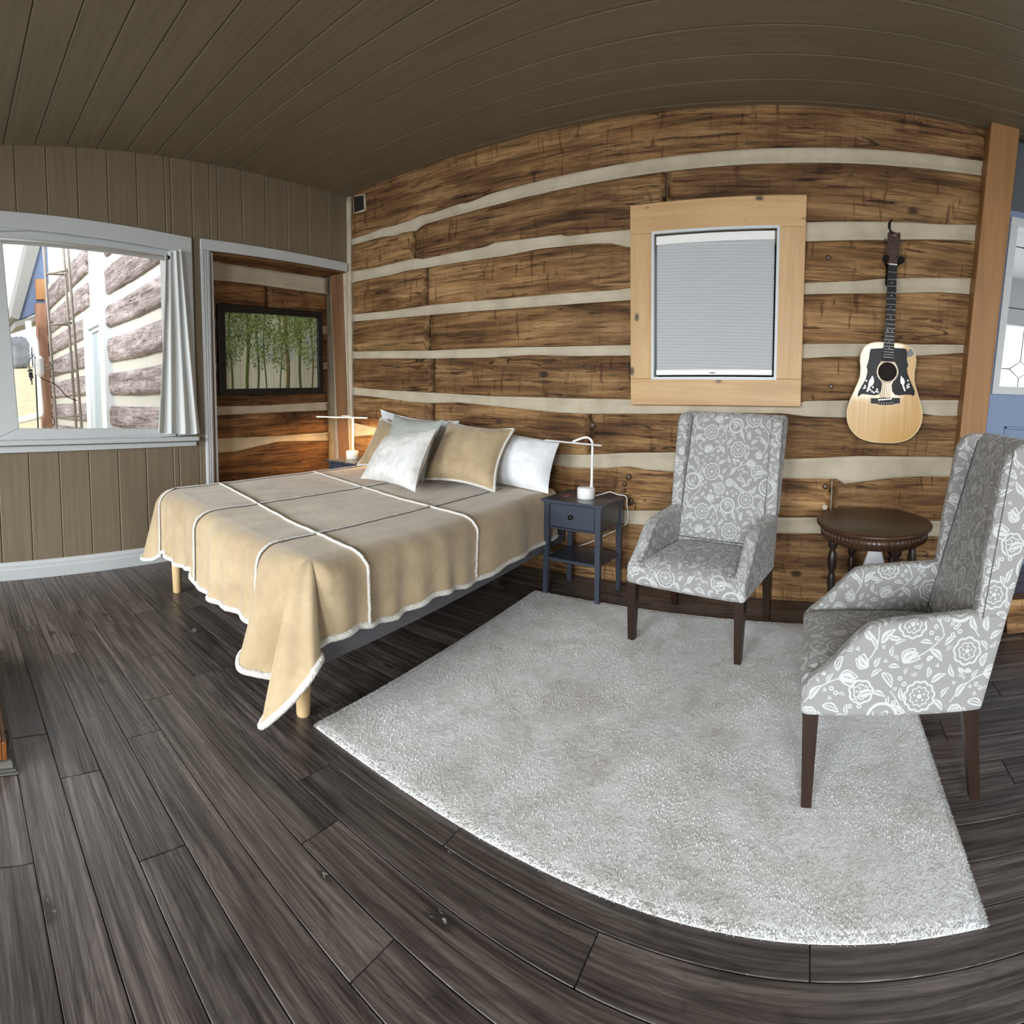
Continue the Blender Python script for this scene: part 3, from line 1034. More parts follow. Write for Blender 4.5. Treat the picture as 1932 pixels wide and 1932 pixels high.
# white casing round the alcove
XT = LW + .022
trim_3 = empty_struct('trim_3', 'white casing round the log alcove', 'trim')
h = [onX(379, 449.4, XT), onX(651.5, 495.6, XT), onX(651.5, 512, XT), onX(379, 470.5, XT)]
f = [Xp(h[0][1], h[0][2], XT), Xp(D - .012, h[1][2], XT), Xp(D - .012, h[2][2], XT), Xp(h[0][1], h[3][2] + .0, XT)]
hexX(f, LW, XT, M['white'], trim_3, 'casing')
l_ = [onX(379, 470.5, XT), onX(396, 474, XT), onX(405, 905, XT), onX(391.5, 905, XT)]
def ey(p, q_, z): return lerp(p[1], q_[1], (z - p[2]) / (q_[2] - p[2]))
f = [Xp(ey(l_[0], l_[3], h[3][2]), h[3][2], XT), Xp(ey(l_[1], l_[2], h[3][2]), h[3][2] - .0, XT), Xp(ey(l_[1], l_[2], 0), 0, XT), Xp(ey(l_[0], l_[3], 0), 0, XT)]
hexX(f, LW, XT, M['white'], trim_3, 'casing')
gy = [lerp(f[0][1], f[1][1], .25), lerp(f[3][1], f[2][1], .25)]
for t_ in (.22, .5, .78):
    mb = MB().tube([Xp(lerp(f[0][1], f[1][1], t_), h[3][2], XT), Xp(lerp(f[3][1], f[2][1], t_), 0, XT)], .004, 6)
    mb.build('bead', M['white'], trim_3)
MB().box(LW - .19, LW, AY0 - .004, AY0 + .012, 0, AZ1).build('jamb', M['white'], trim_3)

# ---- skirting
bb = MB()
prof = [(0, 0), (.020, 0), (.020, .070), (.015, .078), (.015, .098), (.009, .106), (.006, .118), (0, .118)]
bb.prism(prof, lambda a, z: (LW + a, -3.5, z), lambda a, z: (LW + a, 1.855, z))
baseboard_left = struct(bb.build('baseboard_left', M['white']), 'white moulded skirting along the tan board wall', 'baseboard')

# ---- floor of individual planks, ceiling and the walls behind the camera
floor = struct(MB().box(-3.85, 3.2, -3.6, 3.45, -.06, -.012).build('floor', M['walnut']), 'dark grey-brown plank floor', 'floor')
rnd = random.Random(3)
pw = .131
y_ = -.5
row = 0
skew = -.028
while y_ < 3.26:
    x = -3.9 + rnd.random() * .9 - .6
    while x < 2.6:
        ln = rnd.choice((.9, 1.2, 1.2, 1.2, .75))
        x1 = x + ln
        a, b = max(x, -3.84), min(x1, 2.6)
        if b - a > .05:
            o = MB().box(a + .0012, b - .0012, y_ + .0012, y_ + pw - .0012, -.012, 0, .0016).build('plank', M['floor'], floor)
        x = x1
    y_ += pw
    row += 1
ceiling = struct(MB().box(-4.05, 3.2, -3.6, 3.45, CEIL + .012, CEIL + .05).build('ceiling', M['ceil']), 'tan painted board ceiling', 'ceiling')
y_ = -.6
while y_ < D:
    MB().box(-3.66, 3.1, y_ + .0015, min(y_ + .2085, D) - .0015, CEIL - .008, CEIL + .012, .005).build('board', M['ceil'], ceiling)
    y_ += .2085
wr = MB().box(3.1, 3.3, -3.6, -.75, 0, 3).box(3.1, 3.3, 1.35, 3.45, 0, 3).box(3.1, 3.3, -.75, 1.35, 0, .8).box(3.1, 3.3, -.75, 1.35, 2.25, 3)
struct(wr.build('wall_right', M['plaster']), 'plain wall right of the camera', 'wall')
wb = MB()
for a, b in ((-9.0, -3.05), (-.75, .05), (1.55, 3.3)): wb.box(a, b, -3.8, -3.5, 0, 3)  # leftmost piece runs on outdoors, added to block the rear sky lamp
wb.box(-3.05, -.75, -3.8, -3.5, 0, .75).box(-3.05, -.75, -3.8, -3.5, 2.35, 3).box(.05, 1.55, -3.8, -3.5, 2.4, 3).box(.05, 1.55, -3.8, -3.5, 0, .45)
struct(wb.build('wall_front', M['plaster']), 'plain wall behind the camera, run on leftwards to block the sky light', 'wall')
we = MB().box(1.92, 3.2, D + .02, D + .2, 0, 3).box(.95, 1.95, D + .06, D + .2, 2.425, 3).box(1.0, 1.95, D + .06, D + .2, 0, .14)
struct(we.build('wall_entry', M['wallblue_shade']), 'wall round the door, shade put into its blue-grey colour', 'wall')

# ================================================================== FURNITURE
# ---- rug: base and shag pile
RX0, RX1, RY0, RY1 = -1.50, .452, 1.17, 2.83
rug = thing('rug', 'pale grey shaggy rug on the floor in front of the bed', 'rug', (-.52, 2.0, 0))
mb = MB()
def _rug(u, v):
    x, y = lerp(RX0, RX1, u), lerp(RY0, RY1, v)
    x += -.045 * v * (1 - u)
    y += -.02 + .05 * u * v
    e = min(u * 1.95, (1 - u) * 1.95, v * 1.66, (1 - v) * 1.66)
    h = .016 * min(1, e / .014) ** .5 + .003 * fbm(x * 5, y * 5, 1, 3) * min(1, e / .05)
    return (x, y, max(h, .001))
_ez = lambda t: t if .04 < t < .96 else (.04 * (t / .04) ** 2.2 if t <= .04 else 1 - .04 * ((1 - t) / .04) ** 2.2)
mb.grid(150, 130, lambda u, v: _rug(_ez(u), _ez(v)))
mb.build('rug_base', M['rug'], rug, True)
rng = np.random.default_rng(5)
NB = 230000
u = rng.random(NB); v = rng.random(NB)
# a share of the blades crowds the edges
ed = rng.random(NB)
fr_ = .008 * rng.random(NB)
u = np.where(ed < .03, fr_, np.where(ed < .06, 1 - fr_, u))
v = np.where((ed > .06) & (ed < .09), fr_, np.where((ed > .09) & (ed < .12), 1 - fr_, v))
bx = RX0 + (RX1 - RX0) * u - .045 * v * (1 - u)
by = RY0 + (RY1 - RY0) * v - .02 + .05 * u * v
ang = 2.6 * np.sin(bx * 4.1 + 1.6 * np.sin(by * 5)) + 2.2 * np.cos(by * 4.7 + bx * 3) + rng.normal(0, 1.1, NB)
lng = rng.uniform(.003, .009, NB)
lift = rng.uniform(.0006, .0032, NB)
wd = rng.uniform(.0009, .0020, NB)
ox = np.where(u < .006, -1., np.where(u > .994, 1., 0)); oy = np.where(v < .007, -1., np.where(v > .993, 1., 0))
dx, dy = np.cos(ang) + 1.6 * ox, np.sin(ang) + 1.6 * oy
nn = np.hypot(dx, dy); dx, dy = dx / nn, dy / nn
ee = np.minimum(np.minimum(u, 1 - u) * 1.95, np.minimum(v, 1 - v) * 1.66)
z0 = .016 * np.minimum(1, ee / .014) ** .5 + rng.uniform(-.0015, .0025, NB)
co = np.empty((NB, 3, 3))
co[:, 0] = np.stack([bx - dy * wd, by + dx * wd, z0], 1)
co[:, 1] = np.stack([bx + dy * wd, by - dx * wd, z0], 1)
co[:, 2] = np.stack([bx + dx * lng, by + dy * lng, z0 + lift], 1)
co -= np.array(rug.location)
me = bpy.data.meshes.new('pile')
me.vertices.add(NB * 3); me.loops.add(NB * 3); me.polygons.add(NB)
me.vertices.foreach_set('co', co.ravel())
me.loops.foreach_set('vertex_index', np.arange(NB * 3))
me.polygons.foreach_set('loop_start', np.arange(0, NB * 3, 3))
me.update()
me.materials.append(M['rug'])
pile = bpy.data.objects.new('pile', me)
COL.objects.link(pile)
pile.parent = rug
pile['kind'] = 'stuff'

# ---- bed
bed = thing('bed', 'double bed with grey box spring on short birch legs', 'bed', (-2.28, 2.1, 0))
foot = lambda x: 1.118 + .085 * (-1.45 - x)     # the bed stands slightly skewed to the room
BX0, BX1, BH = -3.10, -1.462, 3.16
mb = MB()
def slab(mb, x0, x1, z0, z1, ins, r, tp=.05):
    n = 6
    out = []
    for (cx, cy, a0) in ((x1 - tp - ins - r, BH - r, 0), (x0 + ins + r, BH - r, 90), (x0 + ins + r, foot(x0) + ins + r, 180), (x1 - ins - r, foot(x1) + ins + r, 270)):
        for k_ in range(n + 1):
            t = math.radians(a0 + 90 * k_ / n)
            out.append((cx + r * math.cos(t), cy + r * math.sin(t)))
    mb.prism(out, lambda a, b: (a, b, z1), lambda a, b: (a, b, z0))
slab(mb, BX0, BX1, .238, .40, 0, .03)
bs = mb.build('box_spring', M['boxspring'], bed, True)
bv = bs.modifiers.new('bevel', 'BEVEL'); bv.width = .012; bv.segments = 3; bv.limit_method = 'ANGLE'
mb = MB(); slab(mb, BX0, BX1, .402, .585, .075, .10)
bs = mb.build('mattress', M['cotton'], bed, True)
bv = bs.modifiers.new('bevel', 'BEVEL'); bv.width = .04; bv.segments = 4; bv.limit_method = 'ANGLE'
for x, y in ((-1.585, 1.165), (-3.01, 1.285), (-1.95, 3.0), (-2.8, 3.0)):
    MB().lathe([(.001, 0), (.024, 0), (.026, .006), (.031, .23), (.031, .24)], 18, (x, y, 0)).build('leg', M['birch'], bed, True)

mb = MB()
mb.grid(14, 14, lambda u, v: (-1.508 + .02 * v * u + .004 * math.sin(u * 9), lerp(3.0, 3.15, u), lerp(.545, .36 + .05 * u, v)))
mb.grid(14, 14, lambda u, v: (-1.512 + .02 * v * u + .004 * math.sin(u * 9), lerp(3.0, 3.15, u), lerp(.545, .36 + .05 * u, v)), flip=True)
mb.build('hanging_sheet', M['cotton'], bed, True)

# ---- bedspread: top panel plus a skirt ruled from the mattress edge to its hem
ZT = .603
EX1, EX0 = -1.545, -3.06
efoot = lambda x: 1.18 + .085 * (-1.545 - x)
HEADY = 2.98
ztop = lambda x, y: ZT + .022 * smoothstep(-1.9, -3.0, x) + .006 * fbm(x * 2.5, y * 2.5, 3, 3) + .003 * noise.noise((x * 9, y * 9, 1))
HEM = []   # (edge point, hem point, lobe weight)
def eh(e, h, w_=0.): HEM.append((e, h, w_))
for y, z, dx in ((2.98, .318, .06), (2.65, .312, .065), (2.4, .322, .10), (2.15, .315, .10), (1.98, .318, .105), (1.86, .335, .115), (1.737, .343, .12), (1.6, .332, .108), (1.491, .324, .105), (1.38, .335, .11), (1.30, .344, .115)):
    eh((EX1, y), (EX1 + dx, y, z))
ap = (EX1, efoot(EX1))
eh(ap, (EX1 + .11, 1.185, .335), .0)
eh(ap, (EX1 + .062, 1.125, .30), .4)
eh(ap, (-1.412, 1.115, .305), .9)
eh(ap, (-1.385, 1.06, .275), 1)
eh(ap, (-1.43, 1.01, .185), 1)
eh(ap, (-1.49, .952, .10), 1)
eh(ap, (-1.525, .945, .075), 1)
eh(ap, (-1.548, 1.0, .12), 1)
eh(ap, (-1.57, 1.065, .175), 1)
eh((-1.58, efoot(-1.58)), (-1.62, 1.0, .19), 1)
eh((-1.64, efoot(-1.64)), (-1.685, .95, .205), 1)
eh((-1.71, efoot(-1.71)), (-1.735, 1.0, .225), .7)
for x, z, dy in ((-1.785, .262, -.105), (-1.86, .272, -.10), (-1.96, .278, -.105), (-2.08, .272, -.125), (-2.2, .262, -.135), (-2.32, .255, -.11), (-2.42, .268, -.13), (-2.50, .30, -.115), (-2.6, .285, -.105), (-2.72, .27, -.115), (-2.83, .275, -.13), (-2.92, .285, -.125), (-3.0, .255, -.12)):
    eh((x, efoot(x)), (x, efoot(x) + dy, z), .15)
ap2 = (EX0, efoot(EX0))
eh(ap2, (-3.10, 1.19, .20), .3)
eh(ap2, (-3.20, 1.15, .17), .8)
eh(ap2, (-3.30, 1.17, .165), 1)
eh(ap2, (-3.27, 1.27, .20), .8)
eh(ap2, (-3.19, 1.33, .28), .3)
for y in (1.5, 1.8, 2.2, 2.6, 2.98): eh((EX0, y), (EX0 - .11, y, .32))
def hem_curve(per):
    E_, H_, W_ = [], [], []
    hs = catmull([h[1] for h in HEM], per)
    for i in range(len(HEM) - 1):
        for k_ in range(per):
            t = k_ / per
            E_.append((lerp(HEM[i][0][0], HEM[i + 1][0][0], t), lerp(HEM[i][0][1], HEM[i + 1][0][1], t)))
            W_.append(lerp(HEM[i][2], HEM[i + 1][2], t))
    E_.append(HEM[-1][0]); W_.append(HEM[-1][2])
    return E_, hs, W_
PER = 9
E_, H_, W_ = hem_curve(PER)
NT_ = 26
TAU = .34
def skirt(i, t):
    e, h, w_ = E_[i], H_[i], W_[i]
    zt_ = ztop(*e)
    g = math.sin(min(t / TAU, 1) * PI / 2)
    fz = TAU * 2 / PI * (1 - math.cos(min(t / TAU, 1) * PI / 2))
    full = TAU * 2 / PI + (1 - TAU)
    fz = (fz + max(0, t - TAU)) / full
    gl = lerp(g, .25 * g + .75 * t, w_)
    fl = lerp(fz, fz, w_)
    # soft vertical folds
    k_ = .010 * math.sin(i * .55) * t * (1 - .6 * w_) + .006 * noise.noise((i * .11, t * 2, 3)) * t
    dx_, dy_ = h[0] - e[0], h[1] - e[1]
    L = math.hypot(dx_, dy_) or 1
    return (e[0] + dx_ * gl + dx_ / L * k_, e[1] + dy_ * gl + dy_ / L * k_, zt_ - (zt_ - h[2]) * fl)
spread = thing('bedspread', 'tan suede bedspread with white fleece seams and hem on the bed', 'bedspread', (-2.3, 2.0, .3))
mb = MB()
mb.grid(len(E_) - 1, NT_, lambda u, v: skirt(int(round(u * (len(E_) - 1))), v))
def _top(u, v):
    x = lerp(EX0, EX1, u)
    y = lerp(efoot(x), HEADY, v)
    return (x, y, ztop(x, y))
mb.grid(80, 80, _top)
mb.build('spread_cloth', M['suede'], spread, True)
mb = MB()
hp = [Vector(skirt(i, 1.0)) for i in range(len(E_))]
mb.tube(hp, [.0125 + .002 * noise.noise((i * .7, 0, 3)) for i in range(len(hp))], 10)
mb.build('fleece_hem', M['sherpa'], spread, True)
def idx_near(x=None, y=None):
    if y is not None:
        return min((i for i in range(len(E_)) if abs(E_[i][0] - EX1) < 1e-6 and i < 11 * PER), key=lambda i: abs(E_[i][1] - y))
    return min((i for i in range(len(E_)) if E_[i][1] < 1.5 and i > 12 * PER), key=lambda i: abs(E_[i][0] - x))
def seam(path, name):
    a, b_ = [], []
    for i, p in enumerate(path):
        j = .002 * noise.noise((i * .5, len(path), 2))
        a.append(p + Vector((j, j, .004)))
    MB().tube(a, [.0062 + .001 * noise.noise((i * .9, 1, 3)) for i in range(len(a))], 7).build(name, M['sherpa'], spread, True)
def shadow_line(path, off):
    MB().tube([p + Vector(off) for p in path], .0024, 5).build('seam_shadow_line', M['seam_shadow'], spread, True)  # brown tube paints the shadow beside the raised seam
for xl, y_end in ((-1.783, HEADY - .2), (-2.42, HEADY - .1)):
    pth = [Vector((xl, lerp(y_end, efoot(xl), t / 60), 0)) for t in range(61)]
    for p in pth: p.z = ztop(p.x, p.y)
    i = idx_near(x=xl)
    pth += [Vector(skirt(i, t / 24)) + Vector((0, -.004, 0)) for t in range(1, 25)]
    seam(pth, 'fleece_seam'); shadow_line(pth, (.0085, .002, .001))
pth = [Vector((-3.055, lerp(HEADY, efoot(-3.055), t / 60), 0)) for t in range(61)]
for p in pth: p.z = ztop(p.x, p.y)
i = min((i for i in range(len(E_)) if i > 12 * PER), key=lambda i: (abs(E_[i][0] + 3.03) + abs(E_[i][1] - efoot(-3.03))))
pth += [Vector(skirt(i, t / 24)) + Vector((0, -.004, 0)) for t in range(1, 25)]
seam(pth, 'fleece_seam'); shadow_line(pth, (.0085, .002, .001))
for fy, yh in ((lambda x: 1.395 - .175 * (x + 1.785), 1.34), (lambda x: 2.125 - .19 * (x + 1.77), 2.06)):
    xs = [lerp(EX0, EX1, t / 60) for t in range(61)]
    pth = [Vector((x, fy(x), ztop(x, fy(x)))) for x in xs]
    i = idx_near(y=fy(EX1))
    pth += [Vector(skirt(i, t / 24)) + Vector((.004, 0, 0)) for t in range(1, 25)]
    seam(pth, 'fleece_seam')

# ---- pillows
def pillow(name, label, quad, thick, mat, rim=None, group='pillows on the bed', seed=0, pinch=.15, flange=0, n=30):
    """quad: BL, BR, TR, TL corners in world space (front face seen from the room)"""
    BL, BR, TR, TL = (Vector(p) for p in quad)
    c0 = (BL + BR + TR + TL) / 4
    nrm = ((BR - BL) + (TR - TL)).cross((TL - BL) + (TR - BR)).normalized()
    base = Vector((c0.x, c0.y, min(p.z for p in (BL, BR, TR, TL))))
    t_ = thing(name, label, 'pillow', base, 0, group)
    def surf(sgn):
        def f(u, v):
            a, b_ = 2 * u - 1, 2 * v - 1
            # edges bow in between the corners
            pu = u + pinch * .5 * a * (b_ * b_ - 1) * abs(a)
            pv = v + pinch * .5 * b_ * (a * a - 1) * abs(b_)
            p = (BL * (1 - pu) + BR * pu) * (1 - pv) + (TL * (1 - pu) + TR * pu) * pv
            fl = 1 - flange
            aa, bb_ = min(1, abs(a) / fl), min(1, abs(b_) / fl)
            h = ((1 - aa ** 2.4) * (1 - bb_ ** 2.4)) ** .55
            wr = (.16 * fbm(a * 1.7 + seed, b_ * 1.7, seed, 3) + .08 * noise.noise((a * 2.6 + b_ * 1.6 + seed, b_ * 1.1, seed * 3))) + .05 * noise.noise((a * 5 + seed, b_ * 4, seed))
            return p + nrm * sgn * thick * (h * (1 + wr) + .012)
        return f
    mb = MB()
    mb.grid(n, n, surf(1))
    mb.grid(n, n, surf(-1), flip=True)
    mb.build('pillow_body', mat, t_, True, weld=.0005)
    if rim is not None:
        f = surf(0)
        ring = [f(i / n, 0) for i in range(n)] + [f(1, i / n) for i in range(n)] + [f(1 - i / n, 1) for i in range(n)] + [f(0, 1 - i / n) for i in range(n)]
        mb = MB()
        mb.tube(ring, .009, 6, closed=True)
        mb.build('fleece_edge', rim, t_, True)
    return t_
pillow('pillow', 'white pillow standing against the logs behind the sage pillow', [(-3.02, 2.93, .60), (-2.26, 2.93, .60), (-2.305, 3.07, .985), (-3.085, 3.07, 1.05)], .085, M['cotton'], seed=1, flange=.06)
pillow('pillow', 'white pillow with loose case at the near edge of the bed, by the dark nightstand', [(-2.20, 2.86, .635), (-1.475, 2.83, .60), (-1.505, 3.03, .885), (-2.17, 3.05, .95)], .105, M['cotton'], seed=9, flange=.0, pinch=.05)
pillow('pillow', 'tan suede pillow at the far side, half hidden by the sage pillow', [(-3.0, 2.74, .645), (-2.42, 2.70, .64), (-2.43, 2.88, .94), (-2.93, 2.92, .99)], .085, M['suede'], M['sherpa'], seed=4)
pillow('pillow', 'tan suede pillow with fleece edge between the velvet and plain white pillows', [(-2.27, 2.60, .635), (-1.70, 2.60, .625), (-1.745, 2.88, .965), (-2.24, 2.87, .995)], .10, M['suede'], M['sherpa'], seed=6)
pillow('pillow', 'sage green knitted pillow behind the white velvet pillow', [(-2.60, 2.53, .64), (-2.16, 2.52, .64), (-2.21, 2.78, 1.01), (-2.67, 2.79, 1.035)], .07, M['sage'], seed=3)
pillow('pillow', 'white crushed velvet pillow in front of all the other pillows', [(-2.57, 2.37, .635), (-2.02, 2.28, .63), (-2.09, 2.56, .97), (-2.54, 2.57, .895)], .085, M['velvet'], seed=2, pinch=.11)

# ---- nightstands
def nightstand(loc, label, w_, d_, h_, rz=0):
    t_ = thing('nightstand', label, 'nightstand', loc, rz, 'slate blue nightstands')
    o = MB().box(-w_ / 2, w_ / 2, -d_ / 2, d_ / 2, h_ - .018, h_, .004).build('top', M['navy'], t_)
    i = .018
    lw = .036
    x0, x1, y0, y1 = -w_ / 2 + i, w_ / 2 - i, -d_ / 2 + i, d_ / 2 - i
    for a, sx_ in ((x0, 1), (x1, -1)):
        for b_, sy_ in ((y0, 1), (y1, -1)):
            top = [(a, b_), (a + sx_ * lw, b_), (a + sx_ * lw, b_ + sy_ * lw), (a, b_ + sy_ * lw)]
            tp = .010
            botm = [(a + sx_ * 0, b_), (a + sx_ * (lw - tp), b_), (a + sx_ * (lw - tp), b_ + sy_ * (lw - tp)), (a, b_ + sy_ * (lw - tp))]
            mb = MB()
            mb.hexa([(p[0], p[1], h_ - .018) for p in top] + [(p[0], p[1], 0) for p in botm])
            mb.build('leg', M['navy'], t_)
    zb = h_ - .165
    MB().box(x0 + lw, x1 - lw, y1 - .016, y1 - .004, zb, h_ - .018).build('back_panel', M['navy'], t_)
    for a in (x0 + .006, x1 - .020):
        MB().box(a, a + .014, y0 + lw, y1 - lw, zb, h_ - .018).build('side_panel', M['navy'], t_)
    MB().box(x0 + lw, x1 - lw, y0 + .006, y0 + .02, zb - .006, zb + .004, .002).build('front_rail', M['navy'], t_)
    dr_ = MB().box(x0 + lw + .003, x1 - lw - .003, y0 + .002, y0 + .018, zb + .008, h_ - .023, .003).build('drawer', M['navy'], t_)
    MB().lathe([(.001, 0), (.006, 0), (.006, .012), (.0125, .016), (.014, .022), (.010, .028), (.001, .029)], 14).build('knob', M['darkmetal'], dr_).matrix_local = Matrix.Translation((0, y0 + .002, (zb + h_) / 2 - .006)) @ Matrix.Rotation(PI / 2, 4, 'X')
    MB().box(x0 + .01, x1 - .01, y0 + .01, y1 - .01, .215, .232, .003).build('shelf', M['navy'], t_)
    return t_
NSZ = .578
ns1 = nightstand((-1.295, 2.95, 0), 'slate blue nightstand with one drawer between the bed and the patterned chair', .40, .36, NSZ, -.05)
ns2 = nightstand((-3.29, 3.005, 0), 'slate blue nightstand in the far corner by the alcove, mostly behind the bed', .36, .37, .638, 0)

# ---- lamps
def lamp(loc, label, bar0, bar1, stem, hook, warm, bh=.066, br=.052):
    t_ = thing('desk_lamp', label, 'lamp', loc, 0, 'white bar lamps on the nightstands')
    MB().lathe([(.001, 0), (br - .003, 0), (br, .004), (br, bh - .006), (br - .006, bh), (.001, bh)], 28).build('lamp_base', M['plastic'], t_)
    sx_, sy_ = stem
    pts = [(sx_, sy_, bh - .002), (sx_, sy_, bh + .02), (sx_, sy_, hook - .05)]
    mid = (Vector(bar0) + Vector(bar1)) / 2
    e = mid + Vector((0, 0, .006))
    arc = catmull([pts[-1], (sx_ - .006, sy_, hook - .015), (lerp(sx_, e.x, .35), lerp(sy_, e.y, .35), hook + .004), tuple(e)], 8)
    MB().tube([Vector(p) for p in pts[:-1]] + arc, [.0125, .008] + [.0072] * len(arc), 10).build('stem', M['plastic'], t_)
    d_ = (Vector(bar1) - Vector(bar0)); L = d_.length
    R = d_.to_track_quat('X', 'Z').to_matrix().to_4x4()
    T = Matrix.Translation(mid) @ R
    MB().box(-L / 2, L / 2, -.011, .011, -.004, .004, .003, T).build('light_bar', M['plastic'], t_)
    dm = M['led_on'] if warm else M['led_off']
    MB().box(-L / 2 + .01, L / 2 - .01, -.009, .009, -.0058, -.0035, .0008, T).build('diffuser', dm, t_)
    return t_, mid
k = NT('warm_led'); k.color((1, .85, .6)); k.set(Emission_Color=(1, .62, .25, 1), Emission_Strength=14.0); M['led_on'] = k.m
M['led_off'] = flat('led_diffuser_off', (120, 120, 116), .4)
L1, _ = lamp((-1.275, 2.925, NSZ), 'white bar lamp on the nightstand between bed and chair, switched off', (-.285, .02, .325), (.105, -.03, .318), (.028, .015), .352, False)
L2, m2 = lamp((-3.355, 3.01, .638), 'white bar lamp in the far corner, glowing warm on the logs', (-.245, -.18, .350), (.16, .03, .343), (.0, .01), .348, True)
li_ = bpy.data.lights.new('lamp_glow', 'AREA')
li_.shape = 'RECTANGLE'; li_.size, li_.size_y = .36, .02
li_.energy = 5.5
li_.color = (1, .56, .2)
lo_ = bpy.data.objects.new('lamp_glow', li_)
COL.objects.link(lo_)
lo_.location = Vector(L2.location) + m2 + Vector((0, 0, -.012))
lo_.rotation_euler = (0, 0, math.atan2(.21, .405))
# cables
cb = thing('power_cable', 'white lamp cable trailing over the edge of the nightstand', 'cable', (-1.1, 3.1, .58))
pts = [(-1.235, 2.95, NSZ + .012), (-1.20, 3.00, NSZ + .02), (-1.165, 3.03, NSZ + .03), (-1.12, 3.05, NSZ + .014), (-1.075, 3.06, NSZ + .006), (-1.07, 3.07, NSZ - .05), (-1.10, 3.155, .40), (-1.25, 3.165, .30), (-1.38, 3.16, .23), (-1.47, 3.17, .20)]
MB().tube(catmull(pts, 8), .0028, 6).build('cord', M['plastic'], cb, True)
coa = MB().lathe([(.001, 0), (.036, 0), (.036, .0015), (.001, .0015)], 24, (-1.40, 2.93, NSZ + .0005)).build('coaster', flat('dark_coaster', (86, 62, 64), .35))
tag(coa, 'flat dark reddish round coaster on the nightstand beside the lamp', 'coaster')
k_ = MB().tube([(.027 * math.cos(a) , .027 * math.sin(a), .0018) for a in [2 * PI * i / 24 for i in range(24)]], .0022, 5, closed=True)
rg = k_.build('red_ring', flat('faded_red_print', (140, 74, 76), .5), coa)
rg.location = (-1.40, 2.93, NSZ + .0005)

